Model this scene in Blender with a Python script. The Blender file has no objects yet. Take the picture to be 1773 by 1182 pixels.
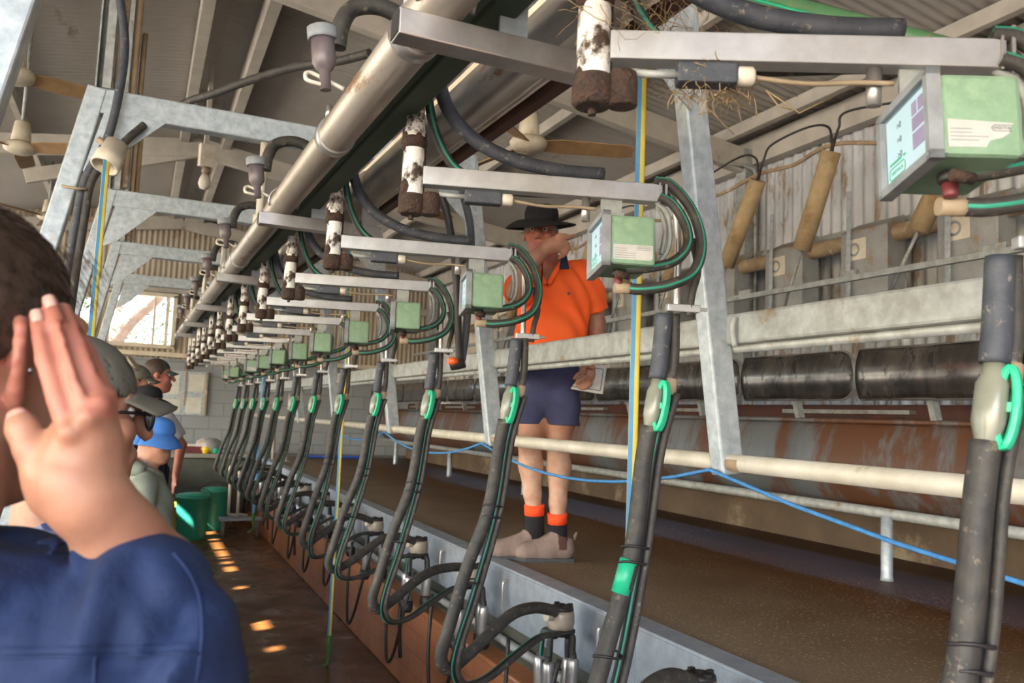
import bpy, math, random
import numpy as np
from mathutils import Vector, Matrix
random.seed(7); RNG = np.random.default_rng(7)
sc = bpy.context.scene
COL = sc.collection
PI = math.pi

# ------------------------------------------------------------------ camera
FPX, CX, CY, ZC = 1418.0, 886.5, 591.0, 1.55
def _cam_axes():
    Y = np.array([240 - CX, 698 - CY, FPX]); Y /= np.linalg.norm(Y)
    r = math.radians(2.3); sr, cr = math.sin(r), math.cos(r)
    U = np.array([sr * Y[2], -cr * Y[2], -(Y[0] * sr - Y[1] * cr)]); U /= np.linalg.norm(U)
    return np.stack([np.cross(Y, U), Y, U])
RC = _cam_axes()
CPOS = np.array([0, 0, ZC])
cd = bpy.data.cameras.new('camera'); cam = bpy.data.objects.new('camera', cd); COL.objects.link(cam)
cd.sensor_width = 22.3; cd.lens = 22.3 * FPX / 1773.0; cd.clip_start = 0.05; cd.clip_end = 200
M = Matrix.Identity(4)
for i in range(3):
    M[i][0] = RC[i, 0]; M[i][1] = -RC[i, 1]; M[i][2] = -RC[i, 2]; M[i][3] = CPOS[i]
cam.matrix_world = M
cd.dof.use_dof = True; cd.dof.focus_distance = 2.1; cd.dof.aperture_fstop = 4.5
sc.camera = cam
def _ray(x, y): return RC @ np.array([(x - CX) / FPX, (y - CY) / FPX, 1.0])
def pD(x, y, d): return CPOS + _ray(x, y) * d          # photo measurement + distance along the view axis
def pX(x, y, X): r = _ray(x, y); return CPOS + r * (X / r[0])
def pY(x, y, Y): r = _ray(x, y); return CPOS + r * (Y / r[1])
def pZ(x, y, Z): r = _ray(x, y); return CPOS + r * ((Z - ZC) / r[2])

# ------------------------------------------------------------------ light
w = bpy.data.worlds.new('sky'); sc.world = w; w.use_nodes = True
nt = w.node_tree; nt.nodes.clear()
sky = nt.nodes.new('ShaderNodeTexSky'); sky.sky_type = 'NISHITA'; sky.sun_disc = False
SUN_DIR = Vector((1.0, 0.45, -0.85)).normalized()
sky.sun_elevation = math.asin(-SUN_DIR.z); sky.sun_rotation = math.atan2(-SUN_DIR.x, -SUN_DIR.y)
sky.dust_density = 2.5; sky.air_density = 1.0
bg = nt.nodes.new('ShaderNodeBackground'); bg.inputs[1].default_value = 0.62
wo = nt.nodes.new('ShaderNodeOutputWorld')
nt.links.new(sky.outputs[0], bg.inputs[0]); nt.links.new(bg.outputs[0], wo.inputs[0])
sl = bpy.data.lights.new('sun', 'SUN'); sl.energy = 32.0; sl.angle = math.radians(0.6); sl.color = (1.0, 0.95, 0.88)
so = bpy.data.objects.new('sun', sl); COL.objects.link(so); so.rotation_euler = SUN_DIR.to_track_quat('-Z', 'Y').to_euler(); so.location = (-12, -3, 12)
sc.view_settings.view_transform = 'Standard'; sc.view_settings.look = 'None'
sc.view_settings.gamma = 1.0; sc.view_settings.use_curve_mapping = False
sc.view_settings.exposure = 1.72
sc.cycles.max_bounces = 10; sc.cycles.diffuse_bounces = 6
sc.cycles.use_denoising = True

# ------------------------------------------------------------------ materials
def lin(c):
    if isinstance(c, str):
        c = [int(c[i:i + 2], 16) / 255 for i in (0, 2, 4)]
        c = [((v + .055) / 1.055) ** 2.4 if v > .04045 else v / 12.92 for v in c]
    return (c[0], c[1], c[2], 1)
MATS = {}
def mat(name, c1, c2=None, rough=.5, metal=0., scale=8., bump=0., c3=None, t3=.6, s3=None, stretch=(1, 1, 1), spec=.5, trans=0., sub=0., detail=6, lo=.35, hi=.65, bscale=None, alpha=None):
    """c1/c2 mottled by noise, c3 = patches of dirt or rust above threshold t3."""
    m = bpy.data.materials.new(name); m.use_nodes = True; MATS[name] = m
    n = m.node_tree; b = n.nodes['Principled BSDF']
    b.inputs['Roughness'].default_value = rough; b.inputs['Metallic'].default_value = metal
    b.inputs['Specular IOR Level'].default_value = spec
    if trans: b.inputs['Transmission Weight'].default_value = trans
    if sub:
        b.inputs['Subsurface Weight'].default_value = sub; b.inputs['Subsurface Radius'].default_value = (1, .35, .2); b.inputs['Subsurface Scale'].default_value = .006
    b.inputs['Base Color'].default_value = lin(c1)
    if c2 is None and c3 is None and not bump: return m
    tc = n.nodes.new('ShaderNodeTexCoord'); mp = n.nodes.new('ShaderNodeMapping'); mp.inputs['Scale'].default_value = stretch
    n.links.new(tc.outputs['Object'], mp.inputs[0])
    out = None
    if c2 is not None:
        ns = n.nodes.new('ShaderNodeTexNoise'); ns.inputs['Scale'].default_value = scale; ns.inputs['Detail'].default_value = detail; ns.inputs['Roughness'].default_value = .62
        n.links.new(mp.outputs[0], ns.inputs[0])
        cr = n.nodes.new('ShaderNodeValToRGB'); cr.color_ramp.elements[0].position = lo; cr.color_ramp.elements[1].position = hi
        cr.color_ramp.elements[0].color = lin(c1); cr.color_ramp.elements[1].color = lin(c2)
        n.links.new(ns.outputs[0], cr.inputs[0]); out = cr.outputs[0]
    if c3 is not None:
        n3 = n.nodes.new('ShaderNodeTexNoise'); n3.inputs['Scale'].default_value = s3 or scale * .6; n3.inputs['Detail'].default_value = 9; n3.inputs['Roughness'].default_value = .7
        n.links.new(mp.outputs[0], n3.inputs[0])
        r3 = n.nodes.new('ShaderNodeValToRGB'); r3.color_ramp.elements[0].position = t3 - .03; r3.color_ramp.elements[1].position = t3 + .05
        n.links.new(n3.outputs[0], r3.inputs[0])
        mx = n.nodes.new('ShaderNodeMix'); mx.data_type = 'RGBA'
        n.links.new(r3.outputs[0], mx.inputs[0])
        if out: n.links.new(out, mx.inputs[6])
        else: mx.inputs[6].default_value = lin(c1)
        mx.inputs[7].default_value = lin(c3); out = mx.outputs[2]
        if metal:
            mm = n.nodes.new('ShaderNodeMath'); mm.operation = 'MULTIPLY_ADD'; mm.inputs[1].default_value = -metal; mm.inputs[2].default_value = metal
            n.links.new(r3.outputs[0], mm.inputs[0]); n.links.new(mm.outputs[0], b.inputs['Metallic'])
    if out: n.links.new(out, b.inputs['Base Color'])
    if bump:
        nb = n.nodes.new('ShaderNodeTexNoise'); nb.inputs['Scale'].default_value = bscale or scale * 4; nb.inputs['Detail'].default_value = 5
        n.links.new(mp.outputs[0], nb.inputs[0])
        bp = n.nodes.new('ShaderNodeBump'); bp.inputs['Strength'].default_value = bump; bp.inputs['Distance'].default_value = .01
        n.links.new(nb.outputs[0], bp.inputs['Height']); n.links.new(bp.outputs[0], b.inputs['Normal'])
    return m

mat('stainless', 'b4b2b2', 'a29e9c', rough=.34, metal=.75, scale=14, c3='8c8076', t3=.66, s3=10, stretch=(1, 1, 1))
mat('stainless_pipe', 'aaa39b', '8f877d', rough=.42, metal=.6, scale=9, c3='6f5236', t3=.6, s3=12, stretch=(1, .3, 1))
mat('arm_metal', 'b6b8bc', 'a6a6a8', rough=.42, metal=.45, scale=20, c3='8d857c', t3=.7, s3=14)
mat('galv', 'b9c2c8', '98a2aa', rough=.5, metal=.35, scale=30, c3='a49a86', t3=.66, s3=5)
mat('galv_dirty', 'a9aeae', '8a8d8a', rough=.6, metal=.3, scale=18, c3='7c6850', t3=.6, s3=7)
mat('kerb_steel', '9aa3ae', '848e9a', rough=.55, metal=.3, scale=14, c3='a3a49f', t3=.7, s3=30)
mat('rail_paint', 'bfbbb0', 'a8a394', rough=.55, metal=.1, scale=8, c3='8f8468', t3=.63, s3=11)
mat('white_flake', 'dcdbd8', 'c8c5bf', rough=.6, scale=20, c3='3a2a22', t3=.52, s3=18, bump=.4)
mat('rust_lump', '2e2422', '4a3528', rough=.85, scale=40, bump=.9)
mat('white_plastic', 'd9d3c6', 'c4bba8', rough=.5, scale=10)
mat('box_green', '84a48b', '74937b', rough=.6, scale=22, c3='8aa98c', t3=.6, s3=9, bump=.1)
mat('frame_grey', '8e949b', '7a7f84', rough=.6, scale=25, c3='9c8c74', t3=.68, s3=18)
mat('panel_blue', 'b2d6ec', 'bcdcee', rough=.35, scale=10)
mat('panel_violet', '9a92b8', '8d86a6', rough=.5, scale=20)
mat('ink_dark', '42525c', rough=.6)
mat('ink_green', '35b08a', rough=.5)
mat('ink_grey', '8a8f92', rough=.6)
mat('sticker_white', 'bcbdbc', 'b0b0ad', rough=.55, scale=30)
mat('knob_red', '6f2a30', '5a2a2c', rough=.5, scale=20)
mat('rubber', '29292b', '403d39', rough=.62, scale=26, c3='6a6053', t3=.61, s3=46, bump=.15, bscale=120)
mat('rubber_blue', '323843', '454952', rough=.6, scale=26, c3='857e75', t3=.62, s3=55, bump=.15, bscale=120)
mat('rubber_dark', '1d1c1f', '2a2829', rough=.5, scale=18)
mat('stripe_green', '1f7a66', '2b8f78', rough=.55, scale=20)
mat('valve_green', '28b98c', '1fa57c', rough=.4, scale=15)
mat('clear_plastic', '7f8276', '6b6e62', rough=.25, scale=15, spec=.6)
mat('bowl_plastic', '9b9285', '857b6d', rough=.3, scale=18, spec=.6)
mat('connector_tan', '9b8a74', '84745f', rough=.6, scale=20)
mat('cap_purple', '6d6468', '584f54', rough=.4, scale=15)
mat('dark_green', '2f4634', '283c2c', rough=.6, scale=6, c3='4a5240', t3=.66)
mat('pvc_green', '58875f', '4e7a55', rough=.45, scale=6, c3='8b7a55', t3=.62, s3=4)
mat('cream_paint', 'd8cfbc', 'c7bda8', rough=.6, scale=5)
mat('red_brown', '5c3228', '3f2c28', rough=.6, scale=6)
mat('roof_sheet', 'aaa6a0', '97928b', rough=.55, metal=.15, scale=1.1, c3='7a6c58', t3=.66, s3=2.5, stretch=(1, .25, 1))
mat('roof_beam', 'b5afa4', 'a09a90', rough=.65, scale=4, c3='6d5a43', t3=.66)
mat('wall_sheet', 'c2c6cb', 'a2a4a6', rough=.5, metal=.2, scale=2.2, c3='85725e', t3=.55, s3=2.6, stretch=(1, 3.2, .7))
mat('wall_sheet_far', 'b3a898', 'a0937f', rough=.6, scale=2, c3='8a755a', t3=.62, s3=2)
mat('tan_tube', 'b09a78', '9c8663', rough=.75, scale=14, c3='8d7350', t3=.62, bump=.2)
mat('hopper', 'a2a4a4', '888a8b', rough=.55, metal=.25, scale=5, c3='8f7556', t3=.56, s3=5)
mat('auger', 'a08c70', '86705a', rough=.7, scale=9, c3='bdb29c', t3=.6)
mat('trough', '70757a', '5d6063', rough=.5, metal=.3, scale=3, c3='573826', t3=.47, s3=1.6, stretch=(1, 1.5, .35))
mat('bail_steel', '5a585a', '8a8682', rough=.22, metal=.85, scale=5, c3='2f2c2d', t3=.56, s3=6, stretch=(1, 2, 1))
mat('fan_white', 'c7bfae', 'b5a98f', rough=.55, scale=14, c3='8e7450', t3=.62)
mat('fan_blade', '9a7c58', '856846', rough=.75, scale=12, bump=.2)
mat('tape_yellow', 'd9c452', 'c7b248', rough=.5, scale=8)
mat('tape_blue', '3f8fc0', '3a7fae', rough=.5, scale=8)
mat('rope_blue', '3f86c4', '376fa6', rough=.7, scale=40)
mat('cobweb', 'a8906e', '8d7654', rough=.95, scale=60)
mat('nozzle_green', '3f7a34', '356a2c', rough=.6, scale=20)
mat('bucket_green', '3aa58c', '2f957c', rough=.45, scale=6)
mat('bin_yellow', 'd6b428', rough=.5)
mat('pipe_blue', '3a5fc0', rough=.45)
mat('orange_plastic', 'd9602a', rough=.5)
mat('paper', 'cfcfc9', 'bdbcb4', rough=.8, scale=5)
mat('manger', '5d4c3b', '453627', rough=.75, scale=2.5, c3='7a6a56', t3=.6, s3=2)
mat('concrete', '8f8c86', '7b7872', rough=.8, scale=5, bump=.3)
mat('bench_wet', '5a5a50', '45483f', rough=.5, scale=4, bump=.2)
mat('grass', '4c5a34', '3a4a28', rough=.8, scale=3)
mat('leaf', '4d6038', '3b4c2a', rough=.7, scale=3)
mat('bark', '7d6454', '665040', rough=.85, scale=5, bump=.4)
mat('ground_dry', '8b857b', '7b746a', rough=.95, scale=1.5)
mat('skin', 'ad8069', '9c6c57', rough=.5, scale=16, sub=.12, bump=.05, bscale=240)
mat('skin_red', 'b27563', '9d5f4f', rough=.55, scale=18, sub=.12)
mat('skin_pale', 'c7a592', 'b38a76', rough=.6, scale=18, sub=.1)
mat('lips', 'a5605a', rough=.45)
mat('nail', 'c99c90', rough=.3, sub=.1)
mat('hair_brown', '4a3a30', '35291f', rough=.55, scale=60)
mat('hair_curl', '6b4a30', '4d3522', rough=.6, scale=60)
mat('hair_grey', '8a7f78', '706660', rough=.7, scale=60)
mat('eye_white', 'd8d4cc', rough=.25)
mat('eye_dark', '1f1a18', rough=.2)
mat('shirt_navy', '112852', '0c1d40', rough=.85, scale=5, bump=.7, bscale=26)
mat('navy_cloth', '22263f', '1b1f34', rough=.9, scale=8)
mat('shorts_navy', '3c4064', '2f3350', rough=.9, scale=8)
mat('orange_cloth', 'ff6c2a', 'fd5f20', rough=.8, scale=6)
mat('hat_black', '1c1c22', '15151a', rough=.9, scale=10)
mat('sock_orange', 'ff5426', rough=.9)
mat('sock_black', '1d1c22', rough=.95)
mat('boot_suede', '8c7a74', '776761', rough=.9, scale=14, bump=.15)
mat('boot_elastic', '4a2e2c', rough=.9)
mat('boot_sole', '4a4d52', '3c3f44', rough=.85, scale=14)
mat('cap_grey', '6c6a60', '5d5b52', rough=.9, scale=12)
mat('cap_dark', '4e5657', '434a4c', rough=.9, scale=12)
mat('bucket_hat', '4a82d0', '3f74c0', rough=.9, scale=10)
mat('hoodie', '8d958a', '7a8278', rough=.95, scale=8)
mat('tee_white', 'c4c2cc', 'b4b2bf', rough=.9, scale=8)
mat('plaid', '7a7f9a', '2b3560', rough=.9, scale=40, detail=0, lo=.45, hi=.55)
mat('lens', 'a8b8c8', rough=.05, trans=.85)
mat('frame_black', '16161a', rough=.3)
mat('gold', 'c69a4a', rough=.3, metal=.9)
mat('silver', 'c0c0c4', rough=.25, metal=1)

def floor_material():
    m = bpy.data.materials.new('pit_floor'); m.use_nodes = True; n = m.node_tree; b = n.nodes['Principled BSDF']
    tc = n.nodes.new('ShaderNodeTexCoord')
    a = n.nodes.new('ShaderNodeTexNoise'); a.inputs['Scale'].default_value = 1.4; a.inputs['Detail'].default_value = 9
    n.links.new(tc.outputs['Object'], a.inputs[0])
    r = n.nodes.new('ShaderNodeValToRGB'); e = r.color_ramp.elements
    e[0].position = .3; e[0].color = lin('4c3119'); e[1].position = .7; e[1].color = lin('714821')
    x = r.color_ramp.elements.new(.5); x.color = lin('603c1c')
    n.links.new(a.outputs[0], r.inputs[0]); n.links.new(r.outputs[0], b.inputs['Base Color'])
    a2 = n.nodes.new('ShaderNodeTexNoise'); a2.inputs['Scale'].default_value = 3; a2.inputs['Detail'].default_value = 4
    n.links.new(tc.outputs['Object'], a2.inputs[0])
    mr = n.nodes.new('ShaderNodeMapRange'); mr.inputs[1].default_value = .35; mr.inputs[2].default_value = .65; mr.inputs[3].default_value = .16; mr.inputs[4].default_value = .5
    n.links.new(a2.outputs[0], mr.inputs[0]); n.links.new(mr.outputs[0], b.inputs['Roughness'])
    nb = n.nodes.new('ShaderNodeTexNoise'); nb.inputs['Scale'].default_value = 60
    n.links.new(tc.outputs['Object'], nb.inputs[0]); bp = n.nodes.new('ShaderNodeBump'); bp.inputs['Strength'].default_value = .12; bp.inputs['Distance'].default_value = .01
    n.links.new(nb.outputs[0], bp.inputs['Height']); n.links.new(bp.outputs[0], b.inputs['Normal'])
    MATS['pit_floor'] = m
floor_material()
def platform_material():
    m = bpy.data.materials.new('platform'); m.use_nodes = True; n = m.node_tree; b = n.nodes['Principled BSDF']
    tc = n.nodes.new('ShaderNodeTexCoord'); sp = n.nodes.new('ShaderNodeSeparateXYZ'); n.links.new(tc.outputs['Object'], sp.inputs[0])
    a = n.nodes.new('ShaderNodeTexNoise'); a.inputs['Scale'].default_value = 2.2; a.inputs['Detail'].default_value = 9
    n.links.new(tc.outputs['Object'], a.inputs[0])
    ad = n.nodes.new('ShaderNodeMath'); ad.operation = 'MULTIPLY_ADD'; ad.inputs[1].default_value = .9; n.links.new(a.outputs[0], ad.inputs[0]); n.links.new(sp.outputs['X'], ad.inputs[2])
    mr = n.nodes.new('ShaderNodeMapRange'); mr.inputs[1].default_value = 1.9; mr.inputs[2].default_value = 4.0
    n.links.new(ad.outputs[0], mr.inputs[0])
    r = n.nodes.new('ShaderNodeValToRGB'); e = r.color_ramp.elements      # dry grey-brown by the kerb, wet rust-brown manure channel farther in
    e[0].position = 0; e[0].color = lin('8a7a66'); e[1].position = 1; e[1].color = lin('3a2009')
    for p, c in ((.3, '77654f'), (.5, '624a31'), (.64, '5e3a18'), (.82, '4c2b0d')):
        k = e.new(p); k.color = lin(c)
    n.links.new(mr.outputs[0], r.inputs[0])
    v = n.nodes.new('ShaderNodeTexVoronoi'); v.inputs['Scale'].default_value = 52; n.links.new(tc.outputs['Object'], v.inputs[0])
    vr = n.nodes.new('ShaderNodeValToRGB'); vr.color_ramp.elements[0].position = .12; vr.color_ramp.elements[0].color = (1, 1, 1, 1); vr.color_ramp.elements[1].position = .3; vr.color_ramp.elements[1].color = (0, 0, 0, 1)
    n.links.new(v.outputs[0], vr.inputs[0])
    n2 = n.nodes.new('ShaderNodeTexNoise'); n2.inputs['Scale'].default_value = 1.7; n.links.new(tc.outputs['Object'], n2.inputs[0])
    nr = n.nodes.new('ShaderNodeValToRGB'); nr.color_ramp.elements[0].position = .44; nr.color_ramp.elements[1].position = .6
    n.links.new(n2.outputs[0], nr.inputs[0])
    mu = n.nodes.new('ShaderNodeMath'); mu.operation = 'MULTIPLY'; n.links.new(vr.outputs[0], mu.inputs[0]); n.links.new(nr.outputs[0], mu.inputs[1])
    mx = n.nodes.new('ShaderNodeMix'); mx.data_type = 'RGBA'; n.links.new(mu.outputs[0], mx.inputs[0]); n.links.new(r.outputs[0], mx.inputs[6]); mx.inputs[7].default_value = lin('b09a7c')
    n.links.new(mx.outputs[2], b.inputs['Base Color'])
    rr = n.nodes.new('ShaderNodeMapRange'); rr.inputs[1].default_value = .3; rr.inputs[2].default_value = .8; rr.inputs[3].default_value = .68; rr.inputs[4].default_value = .5
    n.links.new(mr.outputs[0], rr.inputs[0]); n.links.new(rr.outputs[0], b.inputs['Roughness'])
    bp = n.nodes.new('ShaderNodeBump'); bp.inputs['Strength'].default_value = .5; bp.inputs['Distance'].default_value = .006
    nb = n.nodes.new('ShaderNodeTexNoise'); nb.inputs['Scale'].default_value = 90; nb.inputs['Detail'].default_value = 3
    n.links.new(tc.outputs['Object'], nb.inputs[0]); n.links.new(nb.outputs[0], bp.inputs['Height']); n.links.new(bp.outputs[0], b.inputs['Normal'])
    b.inputs['Specular IOR Level'].default_value = .22
    MATS['platform'] = m
platform_material()
def brick_material(name, c1, c2, cm, w, h, plane='xz', rough=.7, mort=.012, tint=None):
    m = bpy.data.materials.new(name); m.use_nodes = True; n = m.node_tree; b = n.nodes['Principled BSDF']; b.inputs['Roughness'].default_value = rough
    tc = n.nodes.new('ShaderNodeTexCoord'); sp = n.nodes.new('ShaderNodeSeparateXYZ'); cb = n.nodes.new('ShaderNodeCombineXYZ')
    n.links.new(tc.outputs['Object'], sp.inputs[0])
    n.links.new(sp.outputs['X' if plane[0] == 'x' else 'Y'], cb.inputs[0]); n.links.new(sp.outputs['Z'], cb.inputs[1])
    br = n.nodes.new('ShaderNodeTexBrick'); br.inputs['Scale'].default_value = 1; br.inputs['Brick Width'].default_value = w; br.inputs['Row Height'].default_value = h; br.inputs['Mortar Size'].default_value = mort
    br.inputs['Color1'].default_value = lin(c1); br.inputs['Color2'].default_value = lin(c2); br.inputs['Mortar'].default_value = lin(cm)
    n.links.new(cb.outputs[0], br.inputs[0])
    ns = n.nodes.new('ShaderNodeTexNoise'); ns.inputs['Scale'].default_value = 2; ns.inputs['Detail'].default_value = 9; n.links.new(tc.outputs['Object'], ns.inputs[0])
    rr = n.nodes.new('ShaderNodeValToRGB'); rr.color_ramp.elements[0].position = .45; rr.color_ramp.elements[1].position = .68
    n.links.new(ns.outputs[0], rr.inputs[0])
    mx = n.nodes.new('ShaderNodeMix'); mx.data_type = 'RGBA'; n.links.new(rr.outputs[0], mx.inputs[0]); n.links.new(br.outputs[0], mx.inputs[6]); mx.inputs[7].default_value = lin(tint or c2)
    n.links.new(mx.outputs[2], b.inputs['Base Color'])
    MATS[name] = m
brick_material('block_wall', '8d9298', '84898f', '767a7e', .4, .2, 'xz', .8)
brick_material('pit_tiles', 'be8058', 'b47651', 'a06a48', .24, .115, 'yz', .35, .005, '94602f')

# ------------------------------------------------------------------ mesh builder
def nrm(v):
    v = np.asarray(v, float); return v / max(np.linalg.norm(v), 1e-9)
def cr(pts, n=8):
    """Catmull-Rom through pts."""
    P = [np.asarray(p, float) for p in pts]
    P = [2 * P[0] - P[1]] + P + [2 * P[-1] - P[-2]]
    out = []
    for i in range(1, len(P) - 2):
        for k in range(n):
            t = k / n
            out.append(.5 * ((2 * P[i]) + (-P[i - 1] + P[i + 1]) * t + (2 * P[i - 1] - 5 * P[i] + 4 * P[i + 1] - P[i + 2]) * t * t + (-P[i - 1] + 3 * P[i] - 3 * P[i + 1] + P[i + 2]) * t ** 3))
    out.append(P[-2]); return out
class MB:
    def __init__(s): s.v = []; s.f = []; s.m = []; s.s = []; s.cm = 0
    def add(s, V, F, smooth=False):
        o = len(s.v); s.v.extend([tuple(map(float, p)) for p in V])
        for f in F: s.f.append([o + i for i in f]); s.m.append(s.cm); s.s.append(smooth)
        return s
    def mi(s, i): s.cm = i; return s
    def box(s, c, d, R=None):
        c = np.asarray(c, float); d = np.asarray(d, float) / 2; V = []
        for x in (-1, 1):
            for y in (-1, 1):
                for z in (-1, 1):
                    p = np.array([x, y, z]) * d
                    V.append(c + (R @ p if R is not None else p))
        return s.add(V, [[0, 1, 3, 2], [4, 6, 7, 5], [0, 4, 5, 1], [2, 3, 7, 6], [0, 2, 6, 4], [1, 5, 7, 3]])
    def bar(s, a, b, w, h, up=(0, 0, 1)):
        a = np.asarray(a, float); b = np.asarray(b, float); d = nrm(b - a); u = np.asarray(up, float)
        if abs(np.dot(nrm(u), d)) > .98: u = np.array([1., 0, 0])
        x = nrm(np.cross(d, u)); z = np.cross(x, d)
        return s.box((a + b) / 2, (w, np.linalg.norm(b - a), h), np.stack([x, d, z], 1))
    def tube(s, pts, r, n=10, cap=True, flat=1.0):
        P = [np.asarray(p, float) for p in pts]; k = len(P); R = r if hasattr(r, '__len__') else [r] * k
        T = [nrm(P[min(i + 1, k - 1)] - P[max(i - 1, 0)]) for i in range(k)]
        u = np.array([0, 0, 1.]) if abs(T[0][2]) < .9 else np.array([1., 0, 0])
        u = nrm(u - T[0] * np.dot(u, T[0])); V = []
        for i in range(k):
            u = nrm(u - T[i] * np.dot(u, T[i])); b = np.cross(T[i], u)
            for j in range(n):
                a = 2 * PI * j / n; V.append(P[i] + (u * math.cos(a) + b * math.sin(a) * flat) * R[i])
        F = [[i * n + j, i * n + (j + 1) % n, (i + 1) * n + (j + 1) % n, (i + 1) * n + j] for i in range(k - 1) for j in range(n)]
        s.add(V, F, True)
        if cap:
            o = len(s.v) - k * n
            s.f.append([o + j for j in range(n)][::-1]); s.m.append(s.cm); s.s.append(False)
            s.f.append([o + (k - 1) * n + j for j in range(n)]); s.m.append(s.cm); s.s.append(False)
        return s
    def stripe(s, pts, r, ang, wdt=.4, n=6):
        """a coloured line moulded into a hose wall"""
        P = [np.asarray(p, float) for p in pts]; k = len(P); Q = []
        T = [nrm(P[min(i + 1, k - 1)] - P[max(i - 1, 0)]) for i in range(k)]
        u = np.array([0, 0, 1.]) if abs(T[0][2]) < .9 else np.array([1., 0, 0])
        for i in range(k):
            u = nrm(u - T[i] * np.dot(u, T[i])); b = np.cross(T[i], u)
            Q.append(P[i] + (u * math.cos(ang) + b * math.sin(ang)) * r * (1 - wdt * .8))
        return s.tube(Q, r * wdt, n)
    def lathe(s, prof, o=(0, 0, 0), ax=(0, 0, 1), n=20, cap=True, sx=1.0):
        o = np.asarray(o, float); z = nrm(ax); x = nrm(np.cross([0, 1., 0] if abs(z[1]) < .9 else [1., 0, 0], z)); y = np.cross(z, x); V = []
        for (r, h) in prof:
            for j in range(n):
                a = 2 * PI * j / n; V.append(o + z * h + (x * math.cos(a) * sx + y * math.sin(a)) * r)
        k = len(prof)
        F = [[i * n + j, i * n + (j + 1) % n, (i + 1) * n + (j + 1) % n, (i + 1) * n + j] for i in range(k - 1) for j in range(n)]
        s.add(V, F, True)
        if cap:
            q = len(s.v) - k * n
            if prof[0][0] > 1e-5: s.f.append([q + j for j in range(n)][::-1]); s.m.append(s.cm); s.s.append(False)
            if prof[-1][0] > 1e-5: s.f.append([q + (k - 1) * n + j for j in range(n)]); s.m.append(s.cm); s.s.append(False)
        return s
    def prism(s, poly, o, ex, ey, th):
        """polygon in the plane (ex,ey) thickened by th along ex x ey"""
        o = np.asarray(o, float); ex = np.asarray(ex, float); ey = np.asarray(ey, float); nz = nrm(np.cross(ex, ey)); k = len(poly)
        V = [o + ex * a + ey * b - nz * th / 2 for a, b in poly] + [o + ex * a + ey * b + nz * th / 2 for a, b in poly]
        F = [list(range(k))[::-1], list(range(k, 2 * k))] + [[i, (i + 1) % k, k + (i + 1) % k, k + i] for i in range(k)]
        return s.add(V, F)
    def sph(s, c, r, n=12, m=8):
        r = r if hasattr(r, '__len__') else (r, r, r); V = []; F = []
        for i in range(m + 1):
            t = PI * i / m
            for j in range(n):
                a = 2 * PI * j / n; V.append((c[0] + r[0] * math.sin(t) * math.cos(a), c[1] + r[1] * math.sin(t) * math.sin(a), c[2] + r[2] * math.cos(t)))
        for i in range(m):
            for j in range(n): F.append([i * n + j, (i + 1) * n + j, (i + 1) * n + (j + 1) % n, i * n + (j + 1) % n])
        return s.add(V, F, True)
    def grid(s, fn, nu, nv, smooth=True):
        V = [fn(i / nu, j / nv) for i in range(nu + 1) for j in range(nv + 1)]
        F = [[i * (nv + 1) + j, (i + 1) * (nv + 1) + j, (i + 1) * (nv + 1) + j + 1, i * (nv + 1) + j + 1] for i in range(nu) for j in range(nv)]
        return s.add(V, F, smooth)
    def build(s, name, mats, parent=None, bevel=0, solid=0):
        me = bpy.data.meshes.new(name); me.from_pydata(s.v, [], s.f)
        for m in ([mats] if isinstance(mats, str) else mats): me.materials.append(MATS[m])
        me.polygons.foreach_set('material_index', s.m); me.polygons.foreach_set('use_smooth', s.s); me.update()
        o = bpy.data.objects.new(name, me); COL.objects.link(o)
        if parent is not None: o.parent = parent
        if solid: md = o.modifiers.new('solid', 'SOLIDIFY'); md.thickness = solid; md.offset = 0
        if bevel: md = o.modifiers.new('bevel', 'BEVEL'); md.width = bevel; md.segments = 2; md.limit_method = 'ANGLE'
        return o
def tag(o, label=None, cat=None, group=None, kind=None):
    if label: o['label'] = label
    if cat: o['category'] = cat
    if group: o['group'] = group
    if kind: o['kind'] = kind
    return o
def thing(name, label, cat, loc=(0, 0, 0), rz=0, group=None, rx=0):
    o = bpy.data.objects.new(name, None); COL.objects.link(o); o.location = [float(c) for c in loc]; o.rotation_euler = (rx, 0, rz); o.empty_display_size = .1
    return tag(o, label, cat, group)
def struct(o): o['kind'] = 'structure'; return o
def dup(root, loc=None, label=None, rz=None):
    r = root.copy(); COL.objects.link(r)
    if loc is not None: r.location = [float(c) for c in loc]
    if rz is not None: r.rotation_euler = (root.rotation_euler[0], 0, rz)
    if label: r['label'] = label
    for ch in list(root.children):
        c = ch.copy(); COL.objects.link(c); c.parent = r
        for g in list(ch.children):
            d = g.copy(); COL.objects.link(d); d.parent = c
    return r
ORD = ['nearest', 'second', 'third', 'fourth', 'fifth', 'sixth', 'seventh', 'eighth', 'ninth', 'tenth', 'eleventh', 'twelfth', 'thirteenth', 'fourteenth', 'fifteenth', 'sixteenth']
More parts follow.
